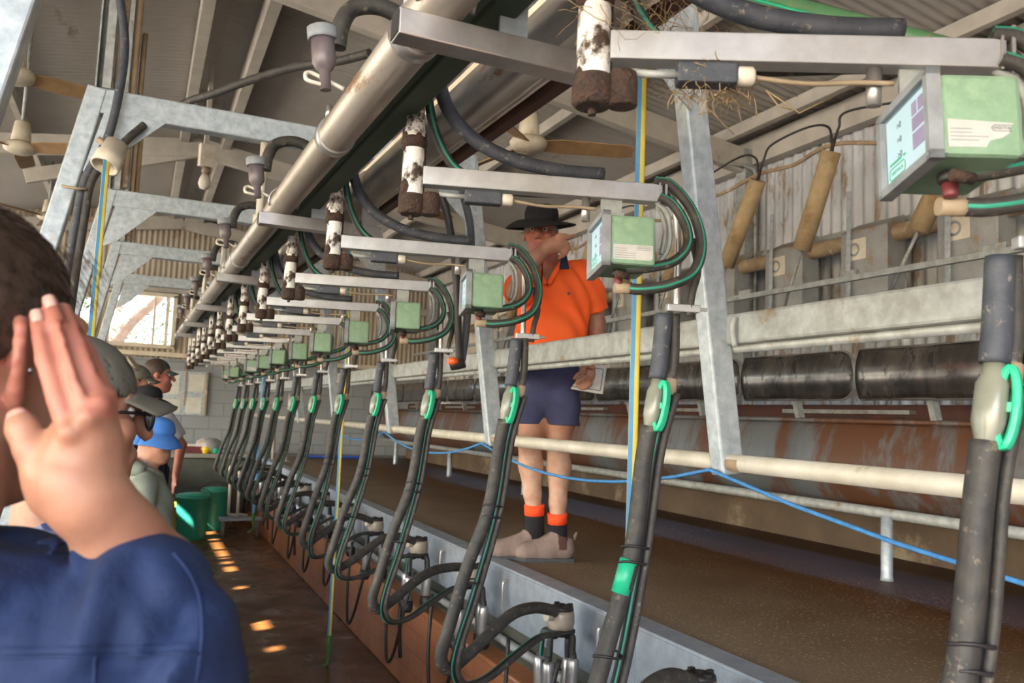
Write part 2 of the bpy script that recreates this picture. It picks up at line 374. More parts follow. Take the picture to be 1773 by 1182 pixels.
# ------------------------------------------------------------------ smooth solids: blended shapes meshed as one continuous surface
class SDF:
    def __init__(s, lo, hi, h):
        s.lo = np.asarray(lo, float); s.h = h; s.n = np.ceil((np.asarray(hi, float) - s.lo) / h).astype(int) + 1
        s.D = np.full(s.n, 1.0, np.float32)
    def _blk(s, lo, hi, pad):
        a = np.clip(np.floor((np.asarray(lo) - pad - s.lo) / s.h).astype(int), 0, s.n); b = np.clip(np.ceil((np.asarray(hi) + pad - s.lo) / s.h).astype(int) + 1, 0, s.n)
        if np.any(b <= a): return None, None
        ax = [(s.lo[i] + s.h * np.arange(a[i], b[i])).astype(np.float32) for i in range(3)]
        return (slice(a[0], b[0]), slice(a[1], b[1]), slice(a[2], b[2])), (ax[0][:, None, None], ax[1][None, :, None], ax[2][None, None, :])
    def _mix(s, sl, d, k, cut=False):
        e = s.D[sl]
        if cut:
            d = -d
            if k > 0: h = np.clip(.5 - .5 * (e - d) / k, 0, 1); s.D[sl] = e + (d - e) * h + k * h * (1 - h)
            else: s.D[sl] = np.maximum(e, d)
        elif k > 0:
            h = np.clip(.5 + .5 * (e - d) / k, 0, 1); s.D[sl] = e + (d - e) * h - k * h * (1 - h)
        else: s.D[sl] = np.minimum(e, d)
    def cone(s, a, b, ra, rb, k=.01, cut=False):
        a = np.asarray(a, float); b = np.asarray(b, float); R = max(ra, rb)
        sl, X = s._blk(np.minimum(a, b) - R, np.maximum(a, b) + R, k + 3 * s.h)
        if sl is None: return s
        d = b - a; L2 = max(d @ d, 1e-12)
        t = np.clip(((X[0] - a[0]) * d[0] + (X[1] - a[1]) * d[1] + (X[2] - a[2]) * d[2]) / L2, 0, 1)
        dist = np.sqrt((X[0] - a[0] - d[0] * t) ** 2 + (X[1] - a[1] - d[1] * t) ** 2 + (X[2] - a[2] - d[2] * t) ** 2) - (ra + (rb - ra) * t)
        s._mix(sl, dist, k, cut); return s
    def path(s, pts, rs, k=.01):
        for i in range(len(pts) - 1): s.cone(pts[i], pts[i + 1], rs[i], rs[i + 1], k)
        return s
    def ell(s, c, r, k=.01, R=None, cut=False):
        """ellipsoid, R rows = its axes"""
        c = np.asarray(c, float); r = np.asarray(r, float); R = np.eye(3) if R is None else np.asarray(R, float); m = r.max()
        sl, X = s._blk(c - m, c + m, k + 3 * s.h)
        if sl is None: return s
        P = [X[i] - c[i] for i in range(3)]
        Q = [(R[j][0] * P[0] + R[j][1] * P[1] + R[j][2] * P[2]) for j in range(3)]
        k0 = np.sqrt(sum((Q[j] / r[j]) ** 2 for j in range(3))); k1 = np.sqrt(sum((Q[j] / r[j] ** 2) ** 2 for j in range(3)))
        s._mix(sl, (k0 * (k0 - 1) / np.maximum(k1, 1e-6)).astype(np.float32), k, cut); return s
    def clip(s, p, n, k=0):
        """keep the side the normal n points away from"""
        n = nrm(n); ax = [(s.lo[i] + s.h * np.arange(s.n[i])).astype(np.float32) for i in range(3)]
        d = (ax[0][:, None, None] - p[0]) * n[0] + (ax[1][None, :, None] - p[1]) * n[1] + (ax[2][None, None, :] - p[2]) * n[2]
        if k > 0: e = s.D; h = np.clip(.5 - .5 * (e - d) / k, 0, 1); s.D = e + (d - e) * h + k * h * (1 - h)
        else: s.D = np.maximum(s.D, d)
        return s
    def merge(s, o, k=0):
        if k > 0: h = np.clip(.5 + .5 * (s.D - o.D) / k, 0, 1); s.D = s.D + (o.D - s.D) * h - k * h * (1 - h)
        else: s.D = np.minimum(s.D, o.D)
        return s
    def like(s):
        o = SDF.__new__(SDF); o.lo = s.lo; o.h = s.h; o.n = s.n; o.D = np.full(s.n, 1.0, np.float32); return o
    def warp(s, fn):
        ax = [(s.lo[i] + s.h * np.arange(s.n[i])).astype(np.float32) for i in range(3)]
        m = np.abs(s.D) < .06
        s.D = s.D + np.where(m, fn(ax[0][:, None, None], ax[1][None, :, None], ax[2][None, None, :]), 0).astype(np.float32); return s
    def mesh(s):
        D = s.D; nx, ny, nz = D.shape; I = D < 0
        C = sum(I[i:nx - 1 + i, j:ny - 1 + j, k:nz - 1 + k].astype(np.int8) for i in (0, 1) for j in (0, 1) for k in (0, 1))
        act = (C > 0) & (C < 8); idx = -np.ones(act.shape, np.int64); cells = np.argwhere(act); idx[act] = np.arange(len(cells))
        corners = [(i, j, k) for i in (0, 1) for j in (0, 1) for k in (0, 1)]
        val = {c: D[cells[:, 0] + c[0], cells[:, 1] + c[1], cells[:, 2] + c[2]] for c in corners}
        acc = np.zeros((len(cells), 3)); cnt = np.zeros(len(cells))
        for c in corners:
            for a in range(3):
                if c[a] == 0:
                    e = list(c); e[a] = 1; e = tuple(e); v0, v1 = val[c], val[e]; m = (v0 < 0) != (v1 < 0)
                    t = np.where(m, v0 / np.where(v0 == v1, 1, v0 - v1), 0); p = np.array(c, float)[None, :].repeat(len(cells), 0); p[:, a] = t
                    acc[m] += p[m]; cnt[m] += 1
        V = s.lo + s.h * (cells + acc / np.maximum(cnt, 1)[:, None]); F = []
        for a in range(3):
            b, c = (a + 1) % 3, (a + 2) % 3; sh = [slice(None)] * 3; s0 = list(sh); s1 = list(sh); s0[a] = slice(0, D.shape[a] - 1); s1[a] = slice(1, D.shape[a])
            cr_ = I[tuple(s0)] != I[tuple(s1)]; e = np.argwhere(cr_); e = e[(e[:, b] > 0) & (e[:, c] > 0) & (e[:, b] < D.shape[b] - 1) & (e[:, c] < D.shape[c] - 1)]
            inside = I[e[:, 0], e[:, 1], e[:, 2]]; q = []
            for db, dc in ((-1, -1), (0, -1), (0, 0), (-1, 0)):
                f = e.copy(); f[:, b] += db; f[:, c] += dc; q.append(idx[f[:, 0], f[:, 1], f[:, 2]])
            q = np.stack(q, 1); q[~inside] = q[~inside][:, ::-1]; F.append(q)
        return V, np.concatenate(F)
    def build(s, name, mats, parent=None, paint=None, loc=None, smooth=1):
        V, F = s.mesh()
        for _ in range(smooth):        # relax the net a little
            A = np.zeros_like(V); n = np.zeros(len(V))
            for i in range(4): j = F[:, (i + 1) % 4]; np.add.at(A, F[:, i], V[j]); np.add.at(A, j, V[F[:, i]]); np.add.at(n, F[:, i], 1); np.add.at(n, j, 1)
            V = V * .5 + .5 * A / np.maximum(n, 1)[:, None]
        me = bpy.data.meshes.new(name); base = np.zeros(3) if loc is None else np.asarray(loc, float)
        me.from_pydata((V - base).tolist(), [], F.tolist())
        for m in ([mats] if isinstance(mats, str) else mats): me.materials.append(MATS[m])
        if paint is not None: me.polygons.foreach_set('material_index', np.asarray(paint(V[F].mean(1)), np.int32))
        me.polygons.foreach_set('use_smooth', np.ones(len(F), bool)); me.update()
        o = bpy.data.objects.new(name, me); COL.objects.link(o)
        if parent is not None: o.parent = parent
        return o
# ------------------------------------------------------------------ the setting
PZ = 0.86                      # platform height above the pit floor
YF = 13.5                      # far gable
XR, XL, XRIDGE, ZE, ZR = 4.6, -3.6, 0.42, 3.95, 4.62
def wp(o):                     # mesh written in world coordinates under an Empty
    o.location = -o.parent.location; return o
def corr_y(y0, y1, a0, a1, fn, pitch=.076, amp=.009, per=6):
    """corrugated sheet: waves run along y, straight along a (fn(a) -> x,z and normal)"""
    b = MB(); n = max(2, int((y1 - y0) / pitch * per))
    def f(u, v):
        y = y0 + (y1 - y0) * u; x, z, nx, nz = fn(a0 + (a1 - a0) * v); k = amp * math.sin(2 * PI * y / pitch)
        return (x + nx * k, y, z + nz * k)
    return b.grid(f, n, 2)
def corr_x(x0, x1, z0, z1, y, pitch=.076, amp=.009, b=None, per=6):
    b = b or MB(); n = max(2, int((x1 - x0) / pitch * per))
    return b.grid(lambda u, v: (x0 + (x1 - x0) * u, y + amp * math.sin(2 * PI * (x0 + (x1 - x0) * u) / pitch), z0 + (z1 - z0) * v), n, 1)

b = MB(); b.box((.5, 4.5, -.05), (2.2, 19, .1)); struct(b.build('floor', 'pit_floor'))
b = MB(); b.box((3.3, 4.0, .43), (3.3, 17.0, .86)); struct(b.build('floor_platform', 'platform'))
b = MB(); b.box((-2.1, 4.25, .43), (3.0, 18.5, .86)); struct(b.build('floor_platform_left', 'concrete'))
b = MB(); b.box((2.2, 12.9, .43), (5.2, .8, .86)); struct(b.build('floor_far', 'concrete'))
# pit wall on the right: tiled face under the kerb, recess above it
b = MB(); b.box((1.565, 4.0, .24), (.14, 16.9, .48)); struct(b.build('wall_pit', 'pit_tiles', bevel=.01))
b = MB(); b.box((1.64, 4.0, .52), (.06, 17, .2)); struct(b.build('wall_pit_recess', 'bench_wet'))
# galvanised kerb channel: face, top lip, welded joints
b = MB(); b.box((1.585, 4.0, .745), (.012, 17.0, .235)); b.box((1.632, 4.0, .866), (.1, 17.0, .012))
for y in np.arange(-2.4, 12, 2.45): b.box((1.578, y + 2.35, .745), (.006, .012, .235))
struct(b.build('trim_1', 'kerb_steel', bevel=.004))
# roof
def slope(xa, za, xb, zb):
    L = math.hypot(xb - xa, zb - za); nx, nz = -(zb - za) / L, (xb - xa) / L
    return lambda t: (xa + (xb - xa) * t, za + (zb - za) * t, nx, nz)
struct(corr_y(-4.5, YF + .3, 0, 1, slope(XL, ZE, XRIDGE, ZR)).build('ceiling_left', 'roof_sheet'))
struct(corr_y(-4.5, YF + .3, 0, 1, slope(XRIDGE, ZR, XR + .3, ZE - .05)).build('ceiling_right', 'roof_sheet'))
struct(corr_y(-4.5, YF + .3, 0, 1, slope(-9.0, 3.1, XL + .02, ZE - .17)).build('ceiling_sun_shield', 'roof_sheet'))  # added lean-to out of view: stops direct sun, lets soft sky light in
# sheets lap in rows: a thin edge line across each slope
q = MB(); q.bar((XRIDGE - .13, -4.5, ZR + .0), (XRIDGE - .13, YF + .3, ZR + .0), .3, .01, (-.16, 0, 1)); q.bar((XRIDGE + .13, -4.5, ZR + .0), (XRIDGE + .13, YF + .3, ZR + .0), .3, .01, (.16, 0, 1)); struct(q.build('ceiling_ridge_cap', 'roof_sheet'))
def roofz(x): return ZE + (ZR - ZE) * ((x - XL) / (XRIDGE - XL) if x < XRIDGE else (XR - x) / (XR - XRIDGE))
def beam(name, a, c, wd, h, m='roof_beam', up=(0, 0, 1)):
    q = MB(); q.bar(a, c, wd, h, up); return struct(q.build(name, m, bevel=.004))
for x in (-2.7, -1.25, 1.75, 3.1, 4.25): beam('beam_purlin', (x, -4.5, roofz(x) - .07), (x, YF, roofz(x) - .07), .06, .1)
for x in (.24, .66): beam('beam_ridge', (x, -4.5, roofz(x) - .14), (x, YF, roofz(x) - .14), .09, .2)
for y in (1.2, 5.3, 9.3, 13.3):
    beam('beam_rafter', (XL, y, ZE - .22), (XRIDGE, y, ZR - .3), .08, .2)
    beam('beam_rafter', (XRIDGE, y, ZR - .3), (XR, y, ZE - .22), .08, .2)
    q = MB(); q.bar((XR - .12, y, .86), (XR - .12, y, ZE - .1), .14, .12, (0, 1, 0)); struct(q.build('column_wall', 'galv_dirty', bevel=.004))
    q = MB(); q.bar((XL + .05, y, .86), (XL + .05, y, ZE - .1), .14, .12, (0, 1, 0)); struct(q.build('column_left', 'galv_dirty', bevel=.004))
beam('beam_wall_plate', (XR - .07, -4.5, ZE - .12), (XR - .07, YF, ZE - .12), .1, .22)
beam('beam_eave', (XL, -4.5, ZE - .22), (XL, YF, ZE - .22), .08, .1)
beam('beam_eave', (XL + .0, -4.5, ZE - .03), (XL + .0, YF, ZE - .03), .05, .05)
beam('beam_collar', (-1.2, 9.3, 3.75), (.42, 9.3, 4.3), .06, .14); beam('beam_collar', (-2.0, 5.3, 3.9), (-.75, 5.3, 4.3), .05, .08, 'galv')
# unseen boards added under the eave, gaps sized to throw the pit's sun patches
gaps = [(4.9, 5.12), (5.5, 5.6), (6.05, 6.5), (7.3, 7.55), (8.25, 8.5), (8.65, 8.78), (8.95, 9.45), (9.55, 10.05), (10.2, 11.2)]
y = -4.5
for g0, g1 in gaps + [(15.6, 15.7)]:
    g0 -= 1.98; g1 -= 1.98
    q = MB(); q.box((XL, (y + g0) / 2, ZE - .11), (.03, g0 - y, .13)); struct(q.build('wall_left_sun_slots', 'roof_beam')); y = g1
# right wall: corrugated above, open strip to the paddock below
struct(corr_y(-4.5, YF, 0, 1, lambda t: (XR, 1.74 + (ZE - 1.74) * t, 1, 0), pitch=.1, amp=.018).build('wall_right', 'wall_sheet'))
struct(corr_y(-4.5, YF, 0, 1, lambda t: (XR, .86 + .78 * t, 1, 0), pitch=.1, amp=.018).build('wall_right_lower', 'wall_sheet'))
beam('beam_girt', (XR - .04, -4.5, 1.6), (XR - .04, YF, 1.6), .06, .08, 'galv_dirty'); beam('beam_girt', (XR - .05, -4.5, 2.95), (XR - .05, YF, 2.95), .05, .08, 'galv_dirty')
b = MB(); b.box((3.98, 4.1, 1.0), (.14, 17, .3)); struct(b.build('wall_manger', 'manger', bevel=.01))
# far end: block wall, corrugated gable with two openings
b = MB(); b.box((.5, YF, 1.12), (8.3, .2, 2.24)); struct(b.build('wall_far', 'block_wall'))
W1 = (-.5, .4, 2.42, 3.2); W2 = (-2.3, -.72, 2.32, 3.1)
b = MB(); ZT = 4.6
for x0, x1, z0, z1 in ((XL, W2[0], 2.2, ZT), (W2[0], W2[1], 2.2, W2[2]), (W2[0], W2[1], W2[3], ZT), (W2[1], W1[0], 2.2, ZT), (W1[0], W1[1], 2.2, W1[2]), (W1[0], W1[1], W1[3], ZT), (W1[1], XR, 2.2, ZT)):
    corr_x(x0, x1, z0, z1, YF, b=b)
struct(b.build('wall_far_gable', 'wall_sheet_far'))
def frame_rect(name, x0, x1, z0, z1, y, t, d, m):
    q = MB()
    for c, s in ((((x0 + x1) / 2, y, z0), (x1 - x0 + t, d, t)), (((x0 + x1) / 2, y, z1), (x1 - x0 + t, d, t)), ((x0, y, (z0 + z1) / 2), (t, d, z1 - z0)), ((x1, y, (z0 + z1) / 2), (t, d, z1 - z0))): q.box(c, s)
    return q
q = frame_rect('w', *W1, YF - .03, .06, .1, 0); q.box((.12, YF, 2.81), (.035, .04, .78)); q.box((.3, YF, 2.81), (.05, .03, .78)); struct(q.build('window_1', 'cream_paint', bevel=.004))
q = frame_rect('w', *W2, YF - .03, .06, .1, 0)
for x in np.arange(-2.1, -.8, .17): q.box((x, YF, 2.71), (.07, .025, .78))
struct(q.build('window_2', 'cream_paint', bevel=.004))
beam('beam_gable', (XL, YF - .08, 3.3), (XR, YF - .08, 3.3), .08, .12); beam('beam_gable', (XL, YF - .08, 2.3), (XR, YF - .08, 2.3), .07, .07, 'cream_paint')
# outdoors
b = MB(); b.grid(lambda u, v: (-40 + 80 * u, -30 + 75 * v, .35 + .05 * math.sin(9 * u + 7 * v)), 24, 24)
V2, F2 = [], []
keep = [f for f in b.f if not all(-4.2 < b.v[i][0] < 5.2 and -6 < b.v[i][1] < 15 for i in f)]
b = MB()
for x0, x1, y0, y1 in ((-45, -3.6, -30, 45), (5.0, 45, -30, 45), (-3.6, 5.0, 13.6, 45), (-3.6, 5.0, -30, -5)):
    b.box(((x0 + x1) / 2, (y0 + y1) / 2, .65), (x1 - x0, y1 - y0, .2))
struct(b.build('ground', 'ground_dry'))

# unseen wall added behind the viewer: blocks rear light except on the left
b = MB(); corr_x(.3, XR, .0, 4.6, -4.5, b=b); struct(b.build('wall_back_light_block', 'wall_sheet'))
# ------------------------------------------------------------------ portal frames over the pit
FY = [1.85, 3.5, 5.15, 6.8, 8.45]
FT = 2.76
flabels = ['galvanised portal frame nearest the camera, its right leg beside the hanging yellow and blue tape',
           'galvanised portal frame with black cables and a pale pipe fitting strapped to its left leg',
           'third galvanised portal frame from the camera, behind the one carrying the cables',
           'fourth galvanised portal frame from the camera', 'fifth galvanised portal frame from the camera, before the far window',
           'galvanised portal frame farthest from the camera, next to the block wall']
LX = lambda z: -.235 - .19 * (FT - z)
RX = lambda z: 1.315 + .145 * (FT - z)
for k, y in enumerate(FY):
    root = thing('portal_frame', flabels[k], 'frame', (.55, y, 1.2), 0, 'galvanised portal frames over the pit')
    P = lambda x, z, dy=0: np.array([x - .55, dy, z - 1.2])
    dx = .035 if k == 0 else 0
    q = MB(); q.bar(P(LX(.86) + dx, .86), P(LX(FT) + dx, FT), .07, .07, (1, 0, 0)); q.box(P(LX(.86) + dx, .87), (.16, .14, .015)); q.build('post', 'galv', root, bevel=.006)
    q = MB(); q.bar(P(RX(1.42), 1.42), P(RX(FT), FT), .055, .075, (1, 0, 0)); q.build('post', 'galv', root, bevel=.006)
    q = MB(); q.bar(P(LX(FT) - .03, FT - .05), P(RX(FT) + .03, FT - .05), .065, .1); q.build('cross_beam', 'galv', root, bevel=.006)
    q = MB()
    q.prism([(-.02, 0), (.2, 0), (.0, -.2), (-.075, -.24)], P(LX(FT) + .05, FT - .1, -.036), (1, 0, 0), (0, 0, 1), .008)
    q.build('gusset', 'galv', root)
    q = MB(); q.prism([(.02, 0), (-.2, 0), (.0, -.2), (.06, -.24)], P(RX(FT) - .04, FT - .1, -.036), (1, 0, 0), (0, 0, 1), .008); q.build('gusset', 'galv', root)
    # C-section hanger from the roof down to the left corner
    zt = roofz(LX(FT)) - .1
    q = MB(); x0 = LX(FT) + .02
    q.box(P(x0 - .028, (FT + zt) / 2, 0), (.006, .075, zt - FT)); q.box(P(x0 + .01, (FT + zt) / 2, .036), (.08, .006, zt - FT)); q.box(P(x0 + .01, (FT + zt) / 2, -.036), (.03, .006, zt - FT))
    q.build('hanger', 'galv_dirty', root)
    q = MB(); q.tube([P(x0 + .05, FT + .02), P(x0 + .05, zt)], .018, 8); q.build('rusty_pipe', 'auger', root)
    if k in (0, 1, 2, 3):
        q = MB(); q.lathe([(.012, -.03), (.02, -.03), (.02, .03), (.012, .03)], P(RX(1.46) - .01, 1.45, -.045), (0, 1, 0), 10); q.build('bolt', 'auger', root)

# ------------------------------------------------------------------ pipelines along the parlour
MS = .021
def mz(y): return 2.195 + MS * y
root = thing('milk_pipeline', 'large stainless milk pipe running the length of the parlour, rust streaked underneath', 'pipe', (.4, 5, mz(5)))
q = MB(); q.tube([(0, -6.4, -6.4 * MS), (0, 6.4, 6.4 * MS)], .044, 20); q.build('pipe', 'stainless_pipe', root)
for y in (1.35, 2.02, 4.2, 6.1, 8.0):
    q = MB(); q.tube([(0, y - 5 - .02, (y - 5) * MS), (0, y - 5 + .02, (y - 5) * MS)], .049, 20); q.lathe([(.008, 0), (.008, .03)], (-.02, y - 5, .045 + (y - 5) * MS), (0, 0, 1), 8); q.build('joint_clamp', 'stainless', root)
root = thing('vacuum_pipeline', 'second stainless pipe running parallel beside the green beam', 'pipe', (.7, 5, 2.29 + 5 * MS))
q = MB(); q.tube([(0, -6.4, -6.4 * MS), (0, 6.4, 6.4 * MS)], .056, 20); q.build('pipe', 'stainless_pipe', root)
for y in (1.12, 3.2, 5.4, 7.7):
    q = MB(); q.tube([(0, y - 5 - .015, (y - 5) * MS), (0, y - 5 + .015, (y - 5) * MS)], .062, 20); q.lathe([(.006, 0), (.006, .05)], (.0, y - 5, -.09 + (y - 5) * MS), (0, 0, 1), 8); q.build('joint_clamp', 'stainless', root)
root = thing('green_beam', 'dark green steel beam the swing arms hang from, between two stainless pipes', 'beam', (.495, 5, 2.245 + 5 * MS))
q = MB(); q.bar((0, -6.4, -6.4 * MS), (0, 6.3, 6.3 * MS), .06, .12); q.build('box_section', 'dark_green', root, bevel=.006)
root = thing('cream_rail', 'cream painted steel rail seen between the green beam and the second stainless pipe', 'rail', (.86, 5, 2.625))
q = MB(); q.bar((0, -6, -.12), (0, 4.6, .09), .06, .06); q.build('rail_bar', 'cream_paint', root, bevel=.004)
root = thing('brown_rail', 'dark red brown rail with a pale strip under the second stainless pipe', 'rail', (.815, 5, 2.277 + 5 * MS))
q = MB(); q.bar((0, -6, -6 * MS), (0, 5, 5 * MS), .035, .03); q.build('rail_bar', 'red_brown', root, bevel=.004)
q = MB(); q.tube([(-.025, -6, .01 - 6 * MS), (-.025, 5, .01 + 5 * MS)], .008, 8); q.build('pale_strip', 'cream_paint', root)
# cross brackets carrying both pipes
BY = [1.2, 2.83, 4.5, 6.3, 8.1, 9.9]
for k, y in enumerate(BY):
    z = mz(y) - .068
    root = thing('pipe_bracket', 'stainless channel bracket under the two pipes, %s from the camera' % ORD[k] if k else 'stainless channel bracket under the two pipes, nearest the camera', 'bracket', (.5, y, z), 0, 'pipe brackets')
    q = MB(); q.box((.03, 0, 0), (.42, .045, .042)); q.build('channel', 'stainless', root, bevel=.002)
    q = MB(); q.box((-.1805, 0, 0), (.002, .04, .036)); q.box((-.1805, 0, 0), (.0015, .039, .035)); q.build('end_cap', 'rubber_dark', root)
    q = MB(); q.bar((0.02, 0, .02), (.02, 0, .13), .05, .006, (0, 1, 0)); q.build('hanger_strap', 'galv', root)
    q = MB(); q.box((.2, 0, .06), (.05, .04, .08)); q.build('saddle', 'stainless', root, bevel=.003)
    for x in (-.1, .2):
        q = MB(); q.tube([(x + (.05 if x < 0 else .061) * math.cos(a), 0, (.068 if x < 0 else .163) + (.05 if x < 0 else .061) * math.sin(a)) for a in np.linspace(-.4, PI + .4, 12)], .004, 6); q.build('u_bolt', 'stainless', root)
for k, y in enumerate(FY[1:]):
    root = thing('pipe_hanger', 'white pipe hanger from crossbeam to milk pipe, %s from the camera' % ORD[k] if k else 'white pipe hanger on the crossbeam of the cabled portal frame', 'hanger', (.4, y, mz(y) + .04), 0, 'pipe hangers')
    q = MB(); q.lathe([(.016, 0), (.016, FT - .1 - mz(y) - .04)], (0, 0, 0), (0, 0, 1), 12); q.build('drop_tube', 'white_plastic', root)
    q = MB(); q.lathe([(.026, -.01), (.026, .04)], (0, 0, .0), (0, 0, 1), 12); q.build('socket', 'white_plastic', root)
# pulsator cups with hose elbows on the pit side of the milk pipe
for k, y in enumerate((1.73, 2.85, 3.97, 5.1, 6.25, 7.4, 8.5)):
    root = thing('pulsator', 'murky plastic pulsator cup with black elbow hose on the milk pipe, %s from the camera' % ORD[k] if k else 'murky plastic pulsator cup with black elbow hose, nearest the camera', 'pulsator', (.335, y, mz(y) + .015), 0, 'pulsator cups on the milk pipe')
    q = MB(); q.lathe([(.012, -.01), (.012, .03), (.018, .035), (.026, .05), (.026, .105), (.02, .105)], (-.02, 0, 0), (-.12, 0, 1), 14); q.build('cup', 'cap_purple', root)
    q = MB(); q.lathe([(.031, .1), (.033, .105), (.033, .125), (.028, .128)], (-.02, 0, 0), (-.12, 0, 1), 14); q.build('cup_lid', 'frame_grey', root)
    q = MB(); q.tube(cr([(.0, .0, .09), (.005, .0, .14), (.03, .01, .19), (.09, .01, .21), (.15, .01, .19), (.19, 0, .12)]), .019, 10); q.build('elbow_hose', 'rubber', root)
    q = MB(); q.tube(cr([(-.02, 0, .0), (-.06, .0, .005), (-.05, .02, .03), (.02, .0, .0)]), .005, 6); q.build('strap', 'white_plastic', root)
# ------------------------------------------------------------------ long things along the platform
root = thing('galvanised_beam', 'galvanised steel beam running along the platform at waist height of the man', 'beam', (1.5, 4.5, 1.82))
q = MB(); q.bar((0, -6, 0), (0, 7.4, 0), .05, .085); q.build('beam_body', 'galv_dirty', root, bevel=.008)
q = MB(); q.tube([(.01, -6, -.052), (.01, 7.4, -.052)], .012, 8); q.build('lower_rod', 'galv_dirty', root)
q = MB(); q.tube(cr([(-.03, -2.72, .03), (-.04, -2.72, 0), (-.03, -2.72, -.05)]), .008, 8); q.build('rod_hook', 'galv_dirty', root)
root = thing('rump_rail', 'pale round pipe rail running along the platform below the galvanised beam', 'rail', (1.5, 4.5, 1.452))
q = MB(); q.tube([(0, -6, 0), (0, 7.4, 0)], .024, 14); q.build('pipe', 'rail_paint', root)
# blue rope looped from post to post under the rail
pts = [(1.46, -1.3, 1.40)]
for y0, y1, sag in ((-1.3, 1.86, .17), (1.86, 3.52, .09), (3.52, 5.17, .085), (5.17, 6.8, .08)):
    for t in np.linspace(.1, 1, 10): pts.append((1.455, y0 + (y1 - y0) * t, 1.43 - sag * 4 * t * (1 - t) - .0))
q = MB(); q.tube(pts, .0055, 6); tag(q.build('blue_rope', 'rope_blue'), 'thin blue rope sagging from post to post under the pale rail', 'rope')
# ------------------------------------------------------------------ cables, hoses and fittings on the second frame
y = FY[1]
def cable(name, pts, r, m, label, cat, n=8):
    q = MB(); q.tube(cr(pts, 8), r, n); return tag(q.build(name, m), label, cat)
cable('power_cable', [pD(598, -25, 3.25), pD(612, 40, 3.25) * 0 + pY(205, -20, 3.44), pY(216, 70, 3.43), pY(208, 150, 3.42), pY(186, 240, 3.41), pY(150, 305, 3.41), pY(132, 380, 3.41), pY(118, 470, 3.41), pY(104, 560, 3.41)][1:], .016, 'rubber_blue', 'thick black cable running down the left leg of the second portal frame', 'cable')
cable('power_cable', [pY(250, 216, 3.44), pY(222, 240, 3.42), pY(186, 275, 3.4), pY(158, 315, 3.4), pY(146, 380, 3.4), pY(130, 480, 3.4), pY(118, 570, 3.4)], .015, 'rubber', 'black cable bending off the crossbeam corner beside the thicker one', 'cable')
cable('black_hose', [pD(640, 92, 3.0), pD(585, 106, 3.1), pD(510, 116, 3.2), pD(430, 140, 3.35), pD(370, 162, 3.5), pD(318, 180, 3.65), pD(262, 222, 3.75), pD(215, 248, 3.62)], .017, 'rubber', 'black hose arching from the pipes across to the second portal frame', 'hose')
c = pY(193, 268, 3.36); root = thing('pipe_fitting', 'cream plastic pipe fitting strapped to the leg of the second portal frame', 'fitting', c)
ax = nrm([-.35, -.35, -1]); q = MB(); q.lathe([(.0, .02), (.025, .02), (.03, .045), (.045, .05), (.045, -.005), (.052, -.01), (.052, -.06), (.042, -.06), (.04, 0.0)], (0, 0, 0), -ax, 18, cap=False); q.build('body', 'white_plastic', root)
q = MB(); q.tube([(-.01, .01, .03), (-.05, .03, .06)], .012, 8); q.build('spigot', 'connector_tan', root)
q = MB(); q.tube([pY(108, 322, 3.41), pY(130, 326, 3.37), pY(150, 327, 3.38)], .006, 6); tag(q.build('cable_tie', 'connector_tan'), 'tan tie holding the black cables to the second portal frame leg', 'tie')
# ------------------------------------------------------------------ hanging striped tapes (flat lay-flat hoses)
def tape(x, y, z0, z1, wd, label, nozzle=None, ms=('tape_yellow', 'tape_blue'), sway=0, rz=-.57):
    root = thing('wash_hose', label, 'hose', (x, y, z1), rz, 'striped wash hoses')
    q = MB(); L = z0 - z1; pts = [np.array([sway * math.sin(t * 3), 0, L * t]) for t in np.linspace(0, 1, 14)]
    q.tube(pts, wd, 12, flat=.35)
    q.mi(1)
    for i in range(13): q.bar(pts[i] + np.array([-wd * .48, -wd * .32, 0]), pts[i + 1] + np.array([-wd * .48, -wd * .32, 0]), wd * .9, wd * .16, (0, 1, 0))
    q.build('flat_hose', list(ms), root)
    if nozzle:
        q = MB(); q.lathe([(.012, .06), (.016, .05), (.016, -.02), (.011, -.03), (.011, -.06)], (0, 0, 0), (0, 0, 1), 10)
        q.tube(cr([(0, 0, -.05), (0.0, 0, -.09), (-.02, 0, -.12), (-.05, 0, -.135)], 4), .01, 8); q.build('nozzle', nozzle, root)
    return root
tape(1.35, 2.09, 4.2, .9, .0145, 'yellow and blue striped tape hose hanging in front of the man with the book')
tape(*(pY(588, 800, 5.15)[:2]), 2.66, .12, .012, 'yellow striped hose with a green nozzle hanging over the pit floor', 'nozzle_green')
tape(*(pY(172, 420, 3.3)[:2]), 2.44, 1.2, .012, 'yellow and blue hose hanging from the cream pipe fitting', rz=.1)
tape(*(pD(442, 850, 8.2)[:2]), 2.3, .45, .014, 'bright blue hose with a hooked green end hanging near the far cups', 'nozzle_green', ('tape_blue', 'tape_blue'))
tape(*(pY(172, 480, 8.45)[:2]), 2.9, 1.2, .012, 'thin teal hose hanging beside the far window', None, ('stripe_green', 'stripe_green'))
cable('vacuum_hose', [pD(765, 340, 3.3), pD(778, 390, 3.3), pD(790, 480, 3.32), pD(793, 570, 3.34), pD(796, 625, 3.36)], .0165, 'rubber_dark', 'black hose hanging down beside the post left of the man, the straighter of two', 'hose')
cable('vacuum_hose', [pD(800, 330, 3.36), pD(815, 400, 3.36), pD(812, 500, 3.38), pD(805, 590, 3.38), pD(798, 632, 3.38)], .0165, 'rubber_blue', 'black hose curving down beside the post left of the man', 'hose')
q = MB(); q.lathe([(.02, -.03), (.024, 0), (.024, .03), (.015, .03)], pD(792, 630, 3.36), (.5, -.3, .2), 10); tag(q.build('hose_coupling', 'rubber_dark'), 'black coupling joining two hanging hoses beside the post', 'coupling')
